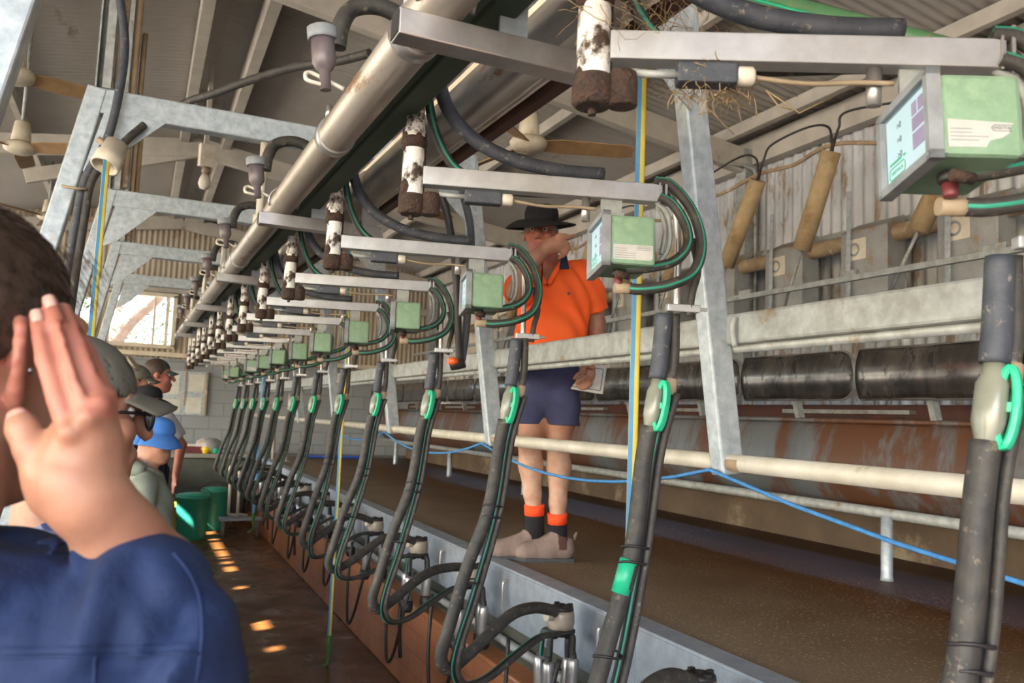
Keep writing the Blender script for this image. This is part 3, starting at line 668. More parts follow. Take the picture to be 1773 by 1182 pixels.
q = MB(); q.lathe([(.012, -.02), (.016, 0), (.012, .02)], pD(784, 625, 3.3), (1, 0, 0), 10); tag(q.build('hose_plug', 'orange_plastic'), 'small orange plug on the black hoses by the post', 'plug')
# ------------------------------------------------------------------ ceiling fans
CRV = RC @ np.array([1., 0, 0])
def fan(c, ztop, rot, label, R=.62):
    root = thing('ceiling_fan', label, 'fan', c, rot, 'ceiling fans')
    q = MB(); q.tube([(0, 0, .08), (0, 0, ztop - c[2])], .012, 8); q.build('rod', 'galv_dirty', root)
    q = MB(); q.lathe([(.03, .2), (.05, .19), (.062, .1), (.065, .05), (.055, .045)], n=20); q.build('motor_cover', 'fan_white', root)
    q = MB(); q.lathe([(.06, .045), (.1, .03), (.115, .01), (.105, -.02), (.07, -.04), (0, -.045)], n=24); q.build('hub', 'fan_white', root)
    for k in range(3):
        a = 2 * PI * k / 3; d = np.array([math.cos(a), math.sin(a), 0]); s = np.array([-d[1], d[0], 0]); up = np.array([0, 0, 1])
        q = MB(); q.prism([(.1, -.05), (.2, -.065), (R - .04, -.062), (R, -.04), (R, .04), (R - .04, .055), (.2, .06), (.1, .05)], (0, 0, .0), d, s * .92 - up * .36, .008); q.build('blade', 'fan_blade', root, bevel=.002)
    return root
def rz_at(p): return roofz(p[0]) - .05
for (px_, py_, d_, rot, lab, R_) in ((915, 250, 4.9, math.atan2(CRV[1], CRV[0]) + .12, 'dusty ceiling fan above the man with the orange shirt', .64), (35, 256, 6.0, -.5, 'dusty ceiling fan hanging nearest the left edge', .55), (83, 375, 9.5, -.3, 'smaller looking far ceiling fan beside the cables of the frame leg', .6), (714, 357, 8.5, .5, 'far ceiling fan seen under the swing arms', .6)):
    c = pD(px_, py_, d_); fan(c, rz_at(c), rot, lab, R_)
c = pD(22, 130, 4.6); fan(c, rz_at(c), .25, 'ceiling fan partly hidden by the nearest portal frame leg', .4)
# lamp under the ridge
c = pD(358, 270, 7.2); root = thing('lamp', 'bare bulb lamp in a dusty junction box under the roof ridge', 'lamp', c, .3)
q = MB(); q.box((0, 0, 0), (.13, .06, .2)); q.box((0, -.033, .03), (.08, .01, .02)); q.box((0, -.033, -.03), (.08, .01, .02)); q.build('junction_box', 'white_plastic', root, bevel=.01)
q = MB(); q.lathe([(.03, -.1), (.035, -.13), (.03, -.16)], n=12); q.build('socket', 'connector_tan', root)
q = MB(); q.lathe([(.025, -.16), (.045, -.2), (.055, -.25), (.04, -.29), (0, -.305)], n=16); q.build('bulb', 'white_plastic', root)
q = MB(); q.bar((0, .03, .05), (0, .03, rz_at(c) - c[2]), .04, .02, (0, 1, 0)); q.build('bracket', 'roof_beam', root)
# green conduit across the roof on the right
q = MB(); a = pD(1285, -10, 3.4); b_ = pD(1850, 140, 3.0); q.tube([a, b_], .042, 18); q.mi(1); q.tube([a + np.array([-.036, -.02, -.022]), b_ + np.array([-.036, -.02, -.022])], .006, 8)
tag(q.build('green_feed_pipe', ['pvc_green', 'valve_green']), 'dusty green plastic pipe crossing under the roof at upper right', 'pipe')

root = thing('recess_pipe', 'grey pipe tucked in the recess under the kerb behind the milking clusters', 'pipe', (1.583, 4.5, .55)); q = MB(); q.tube([(0, -6, 0), (0, 7.2, 0)], .02, 10); q.build('pipe', 'galv_dirty', root)
# ------------------------------------------------------------------ one swing arm, control box and cluster per stall
NU = 13
def hose(q, pts, r, n=10, stripe=None, k=7):
    P = cr(pts, k); q.tube(P, r, n)
    if stripe is not None: q.mi(1); q.stripe(P, r, stripe); q.stripe(P, r, stripe + PI); q.mi(0)
def text_obj(body, size, M3, loc, m, parent, name='lettering'):
    cu = bpy.data.curves.new(name, 'FONT'); cu.body = body; cu.size = size; cu.align_x = 'CENTER'; cu.align_y = 'CENTER'; cu.extrude = .0001; cu.resolution_u = 3
    cu.materials.append(MATS[m]); t = bpy.data.objects.new('tmp', cu); COL.objects.link(t)
    me = bpy.data.meshes.new_from_object(t.evaluated_get(bpy.context.evaluated_depsgraph_get())); bpy.data.objects.remove(t)
    o = bpy.data.objects.new(name, me); COL.objects.link(o); o.parent = parent
    mm = Matrix.Identity(4)
    for i in range(3):
        for j in range(3): mm[i][j] = M3[j][i]
        mm[i][3] = loc[i]
    o.matrix_local = mm; return o
def make_arm(dirty):
    root = thing('swing_arm', 'x', 'swing arm', (0, 0, 0), 0, 'stainless swing arms')
    q = MB(); q.lathe([(.019, .2), (.021, .12), (.024, .1), (.025, -.03), (.025, -.07)], n=16); q.build('pivot_post', 'white_flake', root)
    q = MB(); q.box((0, .0, .24), (.034, .034, .16)); q.build('hanger', 'stainless', root, bevel=.003)
    q = MB()
    for i in range(9 if dirty else 6):
        a = random.random() * 6.28; h = random.choice([.07, .085, .1, -.03, -.045]); rr = random.uniform(.008, .015)
        q.sph((.02 * math.cos(a), .02 * math.sin(a), h), (rr, rr, rr * 1.5), 8, 6)
    q.tube([(.021, 0, -.05), (.021, 0, .1)], .006, 6); q.build('rust_crust', 'rust_lump', root)
    q = MB(); q.lathe([(.027, .062), (.029, .075), (.027, .088)], n=14); q.build('pivot_collar', 'rust_lump', root)
    q = MB(); q.lathe([(.027, -.045), (.03, -.05), (.03, -.085), (.024, -.09)], (.0, -.004, 0), n=14); q.lathe([(.02, -.04), (.022, -.05), (.022, -.088), (.018, -.09)], (.042, -.008, 0), n=14); q.lathe([(.006, -.09), (.006, -.1)], n=8); q.build('pivot_bush', 'rust_lump', root)
    q = MB(); q.box((.3, 0, 0), (.555, .036, .042)); q.build('arm_tube', 'arm_metal', root, bevel=.002)
    q = MB(); q.box((.585, 0, .004), (.006, .045, .07)); q.box((.57, -.02, .0), (.004, .004, .05)); q.build('end_plate', 'stainless', root, bevel=.001)
    q = MB(); q.lathe([(.0105, -.02), (.0105, -.075), (.008, -.076)], (.4, 0, 0), n=14); q.build('peg', 'stainless', root)
    q = MB(); q.box((.16, -.012, -.042), (.085, .032, .03)); q.build('sensor', 'rubber_blue', root, bevel=.004)
    q = MB(); q.lathe([(.0, 0), (.013, 0), (.014, .004), (.014, .022), (.01, .026), (0, .026)], (.202, -.012, -.042), (1, 0, 0), 12); q.build('cable_gland', 'white_plastic', root)
    q = MB(); q.tube([(.06, -.01, -.04), (.118, -.012, -.042)], .006, 8); q.build('spring_rod', 'galv_dirty', root)
    q = MB(); q.tube(cr([(.228, -.012, -.043), (.3, -.012, -.05), (.37, -.01, -.046), (.42, -.02, -.05)], 5), .004, 6); q.build('sensor_cable', 'connector_tan', root)
    q = MB(); q.box((.46, .0, -.045), (.05, .006, .06)); q.build('box_strap', 'galv_dirty', root)
    q = MB(); hose(q, [(.036, .012, .34), (.044, .01, .25), (.072, .005, .165), (.13, 0, .1), (.22, 0, .058), (.33, 0, .04), (.44, 0, .038)], .0165, 10); q.build('milk_hose', 'rubber_blue', root)
    q = MB(); hose(q, [(.018, .04, .3), (.026, .04, .2), (.055, .04, .1), (.11, .042, .03), (.22, .042, -.005), (.4, .04, -.0), (.56, .03, 0)], .011, 8, 1.5); q.build('pulse_hose', ['rubber', 'stripe_green'], root)
    # hose loops at the outer end
    q = MB(); hose(q, [(.56, -.01, .03), (.6, -.015, .02), (.645, -.03, -.04), (.665, -.04, -.12), (.64, -.06, -.19), (.58, -.075, -.225), (.52, -.075, -.238), (.49, -.07, -.238)], .0125, 10, -2.2); q.build('outer_loop', ['rubber', 'stripe_green'], root)
    q = MB(); hose(q, [(.57, -.02, -.01), (.6, -.03, -.03), (.625, -.045, -.08), (.625, -.06, -.13), (.59, -.07, -.17), (.53, -.08, -.19), (.48, -.07, -.195)], .0115, 10, -2.2); q.build('inner_loop', ['rubber', 'stripe_green'], root)
    q = MB(); hose(q, [(.57, .0, -.02), (.585, -.03, -.05), (.59, -.04, -.1), (.585, -.04, -.14), (.565, -.04, -.17)], .006, 6); hose(q, [(.57, .0, -.03), (.575, -.03, -.06), (.578, -.04, -.1), (.57, -.04, -.15)], .005, 6); q.build('thin_loops', 'galv_dirty', root)
    q = MB(); hose(q, [(.58, .01, .02), (.605, .012, .01), (.622, .018, -.03), (.628, .02, -.08), (.63, .02, -.16), (.63, .02, -.275)], .0085, 10); q.build('drop_tube', 'stainless', root)
    q = MB(); hose(q, [(.655, .0, -.1), (.668, .0, -.14), (.675, .01, -.18), (.665, .015, -.225), (.66, .02, -.28)], .0095, 8); q.build('drop_hose', 'rubber', root)
    q = MB(); q.lathe([(.012, 0), (.013, .03), (.012, .035)], (.455, -.07, -.238), (1, 0, 0), 12); q.build('loop_fitting', 'connector_tan', root)
    q = MB(); q.box((.645, .02, -.262), (.08, .022, .018)); q.lathe([(.005, 0), (.005, .02)], (.685, .02, -.262), (1, 0, 0), 6); q.build('hose_clamp', 'arm_metal', root, bevel=.003)
    return root
def make_box(torn, sticker=True):
    root = thing('control_box', 'x', 'control box', (0, 0, 0), 0, 'green control boxes')
    W, H = .155, .124
    q = MB(); q.box((.017 + .051, 0, 0), (.102, W - .01, H - .014)); h = q.build('housing', 'box_green', root, bevel=.008)
    fr = MB()
    for c, s in (((.008, 0, H / 2 - .006), (.018, W, .012)), ((.008, 0, -H / 2 + .006), (.018, W, .012)), ((.008, W / 2 - .006, 0), (.018, .012, H)), ((.008, -W / 2 + .006, 0), (.018, .012, H)), ((.013, 0, 0), (.006, W - .01, H - .01))): fr.box(c, s)
    for y in (-1, 1):
        for z in (-1, 1): fr.lathe([(.003, 0), (.003, .001)], (-.001, y * (W / 2 - .007), z * (H / 2 - .007)), (-1, 0, 0), 8)
    fr.build('front_frame', 'frame_grey', root, bevel=.002)
    pn = MB(); pn.box((.0085, 0, 0), (.003, W - .024, H - .024)); p = pn.build('front_panel', 'panel_blue', root)
    ex, ey = np.array([0, -1., 0]), np.array([0, 0, 1.])       # panel seen from -x: right is -y
    L = lambda a, b_, dx=.0066: np.array([dx, 0, 0]) + ex * a + ey * b_
    q = MB()
    for a0, b0, a1, b1 in ((-.063, .048, .063, .048), (-.063, -.048, .063, -.048), (-.063, -.048, -.063, .048), (.063, -.048, .063, .048)): q.bar(L(a0, b0), L(a1, b1), .0008, .0006, (1, 0, 0))
    q.build('panel_outline', 'ink_dark', p)
    q = MB()
    for a, b_, sa, sb in ((.024, .03, .014, .018), (.042, .03, .014, .018), (.033, .009, .032, .018), (.033, -.015, .032, .022)): q.box(L(a, b_), (.0008, sa, sb))
    q.build('touch_keys', 'panel_violet', p, bevel=.0003)
    R3 = (ex, ey, np.cross(ex, ey))
    for i, t in enumerate(('>0', '=0', '>0')): text_obj(t, .013, R3, L(-.022, .027 - .021 * i), 'ink_dark', p, 'symbol')
    q = MB()
    c = [(-.052, -.042), (-.012, -.042), (-.008, -.038), (-.008, -.03), (-.012, -.026), (-.052, -.026), (-.056, -.03), (-.056, -.038)]
    for i in range(8): q.bar(L(*c[i]), L(*c[(i + 1) % 8]), .0012, .0006, (1, 0, 0))
    q.build('logo_outline', 'ink_green', p)
    text_obj('WESTFALIA', .0072, R3, L(-.032, -.034), 'ink_green', p, 'logo_lettering')
    q = MB(); q.bar(L(-.054, -.02), L(-.018, -.02), .003, .0005, (1, 0, 0)); q.bar(L(-.012, -.02), L(-.006, -.02), .003, .0005, (1, 0, 0)); q.build('print_line', 'ink_green', p)
    if sticker:
        # paper sticker on the side facing the walkway (-y)
        sx0, sx1, z0, z1 = .024, .112, -.045, -.012
        poly = [(sx0, z0), (.07, z0), (.075, z0 + .009), (.09, z0 + .013), (.1, z0 + .02), (.099, z0 + .026), (.105, z1), (sx0, z1 + .004)] if torn else [(sx0, z0), (sx1 - .006, z0), (sx1, z0 + .004), (sx1, z1), (sx0, z1)]
        yf = -(W - .01) / 2 - .0005
        q = MB(); q.prism(poly, (0, yf, 0), (1, 0, 0), (0, 0, 1), .0008); st = q.build('sticker', 'sticker_white', root)
        q = MB()
        for i in range(5 if not torn else 4):
            zz = z1 - .009 - i * .005; q.bar((sx0 + .003, yf - .0006, zz), (sx0 + (.03 if i < 2 else .05) - (.012 if torn and i > 2 else 0), yf - .0006, zz), .0012, .0003, (0, 1, 0))
        q.build('print_lines', 'ink_grey', st)
        q = MB(); x0, x1, a, b_ = .078, (.102 if torn else .108), z1 - .011, z1 - .003
        c = [(x0 + .003, a), (x1, a), (x1, b_), (x0 + .003, b_), (x0, b_ - .003), (x0, a + .003)]
        for i in range(6 if not torn else 6):
            if torn and i == 1: continue
            q.bar((c[i][0], yf - .0007, c[i][1]), (c[(i + 1) % 6][0], yf - .0007, c[(i + 1) % 6][1]), .0006, .0004, (0, 1, 0))
        q.build('sticker_logo', 'ink_dark', st)
        text_obj('WESTFA' if torn else 'WESTFALIA', .0056 if torn else .0048, (np.array([1., 0, 0]), np.array([0, 0, 1.]), np.array([0, -1., 0])), ((.09 if torn else .093), yf - .0007, z1 - .007), 'ink_dark', st, 'sticker_lettering')
    q = MB(); q.lathe([(.013, 0), (.015, .004), (.015, .012), (.011, .014)], (.05, -.02, -H / 2 + .004), (0, 0, -1), 14); q.mi(1); q.lathe([(.01, .012), (.0095, .03), (.0085, .033), (0, .033)], (.05, -.02, -H / 2 + .004), (0, 0, -1), 14); q.build('push_button', ['rubber_dark', 'knob_red'], root)
    q = MB(); q.lathe([(.008, 0), (.008, .03)], (.035, -.055, -H / 2 - .012), (1, .2, -.1), 10); q.build('hose_nipple', 'rust_lump', root)
    q = MB(); q.box((.05, .02, H / 2 + .006), (.03, .05, .024)); q.build('bracket', 'galv_dirty', root)
    return root
def make_cluster(seed):
    r = random.Random(seed); J = lambda s=.012: r.uniform(-s, s)
    root = thing('milking_cluster', 'x', 'milking cluster', (0, 0, 0), 0, 'milking clusters')
    z0 = -.8
    def P(x, y, z): return np.array([x, y, z + z0])
    # milk line: upper piece, shut-off valve, lower hose looping up to the claw
    q = MB(); hose(q, [P(-.022, .0, 1.81), P(-.03, 0, 1.72), P(-.037, .001, 1.655)], .0205, 12); q.build('upper_hose', 'rubber_blue', root)
    va, vb = P(-.038, .0, 1.655), P(-.055, .004, 1.53); d = nrm(vb - va)
    q = MB(); q.lathe([(.0, 0), (.016, .0), (.016, .015), (.023, .03), (.024, .085), (.017, .11), (.014, .135), (0, .135)], va, d, 14, sx=.8); v = q.build('shutoff_valve', 'clear_plastic', root)
    c = (va + vb) / 2; side = nrm([.45, -.88, 0]); fwd = nrm(np.cross(side, d))
    q = MB()
    out = [c + d * (.056 * math.sin(a)) + side * (.021 + .012 * math.cos(a)) for a in np.linspace(0, 2 * PI, 20)]
    for off in (-.006, .0, .006): q.tube([p + fwd * off for p in out], .0065, 6, cap=False)
    q.bar(c + side * .006, c + side * .03, .016, .014, d)
    q.build('valve_handle', 'valve_green', v, bevel=.003)
    j1, j2, j3 = J(), J(), J(.02)
    q = MB(); hose(q, [P(-.054, .004, 1.545), P(-.066, .007, 1.46), P(-.092 + j1 * .4, .012, 1.25), P(-.148 + j1, .017, 1.075), P(-.195 + j1, .027, .894), P(-.214 + j1, .04, .8), P(-.18 + j1, .06, .755 + j3 * .5), P(-.11, .09, .785), P(-.02, .13, .835), P(.08, .18, .88 + j2), P(.18, .225, .886 + j2), P(.26, .255, .868), P(.29, .268, .852)], .0205, 12, k=8); q.build('milk_hose', 'rubber', root)
    q = MB(); hose(q, [P(.008, .0, 1.815), P(.008, 0, 1.7), P(.002, .003, 1.655)], .0125, 10); q.build('pulse_pipe', 'rubber', root)
    q = MB(); q.lathe([(.011, .0), (.017, .004), (.017, .032), (.012, .04)], P(.003, .003, 1.66), nrm([-.12, .02, -1]), 10); q.build('hose_connector', 'connector_tan', root)
    tw = [P(.0, .004, 1.62), P(-.035, .012, 1.48), P(-.064, .016, 1.25), P(-.118 + j1, .024, 1.0), P(-.165 + j1, .034, .83), P(-.168 + j1, .05, .745), P(-.13, .075, .7 + j3), P(-.04, .115, .7 + j3), P(.08, .165, .745), P(.19, .215, .783), P(.28, .25, .786)]
    q = MB(); hose(q, tw, .0105, 10, 2.2, k=8); q.build('pulse_hose', ['rubber_dark', 'stripe_green'], root)
    q = MB(); hose(q, [p + np.array([.012, -.014, .004]) for p in tw], .009, 8, k=8); q.build('twin_hose', 'rubber', root)
    for zz, cx, cy in ((1.27, -.078, .012), (1.235, -.083, .013), (1.03, -.14, .02)):
        q = MB(); cc = P(cx, cy, zz); ring = [cc + np.array([.034 * math.cos(a), .026 * math.sin(a), .004 * math.sin(2 * a)]) for a in np.linspace(0, 2 * PI, 15)]; q.tube(ring, .0032, 6, cap=False); q.build('hose_tie', 'rubber_dark', root)
    # claw
    cx, cy, cz = .318, .285, .822
    q = MB(); q.lathe([(.03, -.036), (.046, -.03), (.052, -.005), (.05, .025), (.046, .04)], P(cx, cy, cz), (0, 0, 1), 20); bowl = q.build('claw_bowl', 'bowl_plastic', root)
    q = MB(); q.lathe([(.047, .038), (.045, .05), (.03, .054), (.012, .05), (.01, .06), (0, .06)], P(cx, cy, cz), (0, 0, 1), 18); [q.box(P(cx + .036 * math.cos(a), cy + .036 * math.sin(a), cz + .052), (.018, .012, .012)) for a in (0, 1.57, 3.14, 4.71)]; q.build('bowl_cap', 'rubber_dark', bowl)
    q = MB(); q.lathe([(.014, 0), (.014, .06)], P(cx - .075, cy - .03, cz + .022), nrm([.07, .03, -.01]), 12); q.build('inlet', 'bowl_plastic', bowl)
    q = MB(); q.lathe([(.048, -.028), (.056, -.034), (.05, -.042), (.03, -.055), (0, -.06)], P(cx, cy, cz), (0, 0, 1), 18); [q.sph(P(cx + .05 * math.cos(a), cy + .05 * math.sin(a), cz - .036), .007, 8, 6) for a in (.8, 2.3, 3.9, 5.5)]; q.build('claw_body', 'rubber_dark', root)
    for i, a in enumerate((.5, 2.2, 3.6, 5.2)):
        dx, dy = math.cos(a + J(.15)), math.sin(a + J(.15)); zb = cz - .14 + J(.015); rr = .062 + J(.008)
        q = MB(); hose(q, [P(cx + dx * .03, cy + dy * .03, cz - .05), P(cx + dx * .06, cy + dy * .06, cz - .048), P(cx + dx * rr, cy + dy * rr, cz - .09), P(cx + dx * (rr + .005), cy + dy * (rr + .005), zb)], .0125, 8, 1. if i == 1 else None); q.build('short_tube', ['rubber_dark', 'stripe_green'], root)
        o_ = P(cx + dx * (rr + .006), cy + dy * (rr + .006), zb)
        q = MB(); q.lathe([(.014, .01), (.02, 0), (.0225, -.03), (.024, -.11), (.022, -.125)], o_, nrm([dx * .06, dy * .06, 1]), 14); tc = q.build('teat_cup', 'stainless', root)
        q = MB(); q.lathe([(.01, .03), (.013, .012), (.014, .0)], o_, (0, 0, 1), 12); q.build('liner', 'rubber_dark', tc); q = MB(); q.lathe([(.022, -.12), (.031, -.125), (.033, -.165), (.026, -.18), (.01, -.172)], o_, (0, 0, 1), 14); q.build('liner_mouth', 'rubber_dark', tc)
    q = MB(); hose(q, [P(cx - .03, cy - .06, cz - .12), P(cx - .08, cy - .05, cz - .32), P(cx - .1, cy + .04, cz - .52 + J(.05)), P(cx - .1, cy + .18, cz - .58 + J(.06)), P(cx - .08, cy + .3, cz - .42), P(cx - .05, cy + .36, cz - .15)], .009, 8); q.build('drain_hose', 'rubber_dark', root)
    if seed % 2: q = MB(); hose(q, [P(cx - .04, cy + .05, cz - .15), P(cx - .07, cy + .06, cz - .35), P(cx - .06, cy + .05, cz - .6)], .011, 8); q.build('tail_hose', 'rubber_dark', root)
    return root
PIV = [(.525, .92 + .826 * n, 2.085) for n in range(NU)]; PIV[0] = (.562, 1.0, 2.088)
arm0, arm1 = make_arm(True), make_arm(False)
box0, box1, box2 = make_box(True), make_box(False), make_box(False, False)
clu = [make_cluster(s) for s in (1, 2, 3, 4)]
hk = thing('cluster_hook', 'x', 'hook', (0, 0, 0), 0, 'cluster hooks')
q = MB(); q.tube(cr([(-.0, 0, -.1), (-.012, 0, -.1), (-.014, 0, -.02), (-.012, 0, .035), (-.004, 0, .045), (.008, 0, .045), (.03, .0, .045)], 4), .007, 8); q.build('bent_bar', 'stainless', hk)
q = MB(); q.box((.028, 0, .04), (.006, .03, .05)); q.build('mount_plate', 'stainless', hk)
used = set()
def place(proto, loc, rz, label, rx=0):
    r = proto if id(proto) not in used else dup(proto)
    used.add(id(proto)); r.location = [float(c) for c in loc]; r.rotation_euler = (rx, 0, rz); r['label'] = label; return r
for n in range(NU):
    o = 'nearest the camera' if n == 0 else ('farthest from the camera, by the block wall' if n == NU - 1 else ORD[n] + ' in the row from the camera')
    jr = random.Random(n + 50); yaw = -.46 if n == 0 else -.27 + jr.uniform(-.05, .05)
    place(arm0 if n == 0 else arm1, PIV[n], yaw, 'stainless swing arm, cobwebbed and rusty at its pivot, nearest the camera' if n == 0 else 'stainless swing arm with hose loops, ' + o)
    if n != 10:
        c, s = math.cos(yaw), math.sin(yaw); bx = np.array(PIV[n]) + np.array([.414 * c + .046 * s, .414 * s - .046 * c, -.142])
        if n == 0: bx = np.array([.904, .762, 1.946])
        place({0: box0, 1: box1, 9: box1, 12: box1}.get(n, box2), bx, yaw, 'green control box with a torn white sticker, nearest the camera' if n == 0 else 'green control box with light blue panel, ' + o, -.09 if n == 0 else -.056)
    y = .775 + .834 * n
    cl = place(clu[n % 4], (1.14, y, .8), jr.uniform(-.03, .03), {0: 'black milking hoses at the right edge with a large green valve, nearest the camera', 1: 'milking cluster with green tape wrapped round its hose, second in the row'}.get(n, 'milking cluster of black hoses with green valve, ' + o))
    place(hk, (1.565, .915 + .84 * n, .775), 0, 'bent steel hook on the kerb face, ' + o)
    if n == 1: taped = cl
    if n == 0:   # spider webs caught on the nearest pivot and hose
        q = MB(); rr = random.Random(3)
        base = np.array(PIV[0])
        for i in range(260):
            p = base + np.array([rr.uniform(-.01, .3) * rr.uniform(.5, 1), rr.uniform(-.05, .04), rr.uniform(.02, .15)]) ; p[2] -= max(0, (p[0] - base[0]) - .03) * .25
            pts = [p]; dd = np.array([rr.uniform(-1, 1), rr.uniform(-.4, .4), rr.uniform(-.8, .6)])
            for k in range(4): dd = dd + np.array([rr.uniform(-.6, .6), rr.uniform(-.3, .3), rr.uniform(-.6, .5)]); pts.append(pts[-1] + dd * .012)
            q.tube(pts, rr.uniform(.0003, .0008), 3)
        for i in range(160):
            p = base + np.array([.16 + rr.uniform(-.05, .06), -.07 + rr.uniform(-.03, .03), -.045 + rr.uniform(-.03, .025)]); pts = [p]; dd = np.array([rr.uniform(-1, 1), rr.uniform(-.4, .4), rr.uniform(-.6, .6)])
            for k in range(4): dd = dd + np.array([rr.uniform(-.8, .8), rr.uniform(-.3, .3), rr.uniform(-.8, .6)]); pts.append(pts[-1] + dd * .006)
            q.tube(pts, rr.uniform(.0004, .001), 3)
        for a, b_, sg in (((.23, -.1, -.05), (.33, -.13, -.05), .03), ((.23, -.1, -.05), (.27, -.11, -.075), .01), ((.36, -.16, -.05), (.38, -.17, -.07), 0)):
            a = base + np.array(a); b_ = base + np.array(b_); q.tube([a, (a + b_) / 2 - np.array([0, 0, sg]), b_], .0012, 4)
        tag(q.build('cobweb', 'cobweb'), 'tan cobweb straggling over the nearest swing arm pivot', 'cobweb', kind='stuff')
q = MB(); a, b_ = np.array([-.094, .012, .44]), np.array([-.115, .0135, .365]); q.tube([a, (a + b_) / 2, b_], .0215, 12); q.build('green_tape', 'valve_green', taped)
# ------------------------------------------------------------------ feeding side of the platform
def along(n): return 'nearest the camera' if n == 0 else ORD[n] + ' from the camera'
root = thing('feed_trough', 'long rust and zinc patched feed trough behind the man', 'trough', (3.5, 4.4, .86))
prof = [(-.2, .74), (-.24, .66), (-.27, .55), (-.25, .42), (-.17, .33), (0, .29), (.17, .36), (.24, .5), (.25, .74)]
q = MB()
q.grid(lambda u, v: (float(np.interp(v * 8, range(9), [p[0] for p in prof])), -6.2 + 13.6 * u, float(np.interp(v * 8, range(9), [p[1] for p in prof]))), 40, 24)
q.build('trough_body', 'trough', root, solid=.008)
q = MB(); q.tube([(-.21, -6.2, .745), (-.21, 7.4, .745)], .013, 8); q.build('rolled_edge', 'trough', root)
q = MB(); q.tube([(-.22, -6.2, .31), (-.22, 7.4, .31)], .026, 10); q.build('base_pipe', 'galv_dirty', root)
for y in (-5.55, -3.55, -1.55, .45, 2.45, 4.45, 6.6):
    q = MB(); q.lathe([(.03, .0), (.027, .02), (.026, .3)], (-.23, y, 0), (0, 0, 1), 14); q.build('leg', 'galv', root)
root = thing('manger_board', 'dark timber board along the top of the feed trough', 'board', (3.62, 4.4, 1.65))
q = MB(); q.box((0, .5, 0), (.05, 13.4, .1)); q.build('plank', 'red_brown', root, bevel=.006)
for k in range(9):
    q = MB(); q.box((-.05, -5.5 + k * 1.5, .01), (.05, .9, .022)); q.build('bracket', 'galv_dirty', root)
# bail guards: polished stadium shaped plates
root0 = None
for k in range(13):
    y0 = 3.0 + .845 * (k - 2); lab = 'dark polished steel bail guard with a rounded end, ' + along(k)
    if root0 is None:
        root0 = thing('bail_guard', lab, 'guard', (3.25, y0, 1.835), 0, 'bail guards along the trough')
        H = .12; L_ = .83
        pts = [(L_, -H), (L_, H)] + [(H * .9 + H * .9 * math.cos(a), H * math.sin(a)) for a in np.linspace(PI / 2, PI * 1.5, 14)]
        q = MB()
        def bow(u, v):
            yy = (u) * L_; hh = H * (math.sqrt(max(0, 1 - ((H * .9 - yy) / (H * .9)) ** 2)) if yy < H * .9 else 1); zz = (2 * v - 1) * hh
            return (.035 * math.cos(zz / H * 1.35) * -1 - .004 * math.sin(yy * 9), yy, zz)
        q.grid(bow, 30, 12); q.build('plate', 'bail_steel', root0, solid=.006)
        q = MB(); q.tube([(.0, a, b_) for a, b_ in pts[1:]] + [(0, L_, -H)], .009, 8); q.build('rim', 'stainless', root0)
        q = MB(); q.bar((.02, .45, -.1), (.06, .45, -.24), .04, .03, (0, 1, 0)); q.build('arm', 'galv_dirty', root0); q = MB(); q.bar((.02, .3, .1), (.12, .3, .3), .04, .03, (0, 1, 0)); q.build('arm', 'galv_dirty', root0)
    else: dup(root0, (3.25, y0, 1.835), lab)
root = thing('bail_pipe', 'grey pipe running along behind the bail guards', 'pipe', (3.38, 4.5, 2.1)); q = MB(); q.tube([(0, -6, 0), (0, 7.3, 0)], .025, 10); q.build('pipe', 'galv_dirty', root)
root = thing('gate_rail', 'grey steel rail along the front of the feed hoppers', 'rail', (3.72, 4.5, 2.44)); q = MB(); q.bar((0, -6, 0), (0, 7.3, 0), .03, .035)
for y in np.arange(-5.5, 7, .9): q.box((.0, y, .03), (.03, .12, .03))
q.build('rail_bar', 'galv_dirty', root, bevel=.003)
# hoppers joined by an auger pipe
h0 = None
for k in range(13):
    y0 = 3.14 + .735 * (k - 3); lab = 'grey steel feed hopper with tapered bottom, ' + along(k)
    if h0 is None:
        h0 = thing('feed_hopper', lab, 'hopper', (4.27, y0, 2.2), 0, 'feed hoppers by the corrugated wall')
        q = MB()
        V = [(-.03, -.19, .25), (.13, -.19, .25), (.13, .19, .25), (-.03, .19, .25), (-.03, -.19, .68), (.13, -.19, .76), (.13, .19, .76), (-.03, .19, .68), (.02, -.06, -.02), (.1, -.06, -.02), (.1, .06, -.02), (.02, .06, -.02)]
        q.add(V, [[0, 1, 5, 4], [1, 2, 6, 5], [2, 3, 7, 6], [3, 0, 4, 7], [4, 5, 6, 7], [0, 8, 9, 1], [1, 9, 10, 2], [2, 10, 11, 3], [3, 11, 8, 0], [8, 11, 10, 9]]); q.build('hopper_body', 'hopper', h0, bevel=.006)
        q = MB(); q.box((-.033, .05, .55), (.004, .15, .14)); s = q.build('label_plate', 'white_plastic', h0)
        q = MB(); q.lathe([(.03, 0), (.045, 0), (.045, .002), (.03, .002)], (-.036, .07, .55), (-1, 0, 0), 16, cap=False); s2 = q.build('round_mark', 'ink_grey', s)
        q = MB(); q.bar((-.06, .1, -.02), (-.05, .1, .95), .035, .006, (1, 0, 0)); q.build('strap', 'galv', h0)
    else: dup(h0, (4.27, y0, 2.2), lab)
root = thing('auger_pipe', 'rusty auger pipe linking the feed hoppers', 'pipe', (4.33, 4.2, 2.83)); q = MB(); q.tube([(0, -5.5, 0), (0, 7.2, 0)], .055, 14); q.build('tube', 'auger', root)
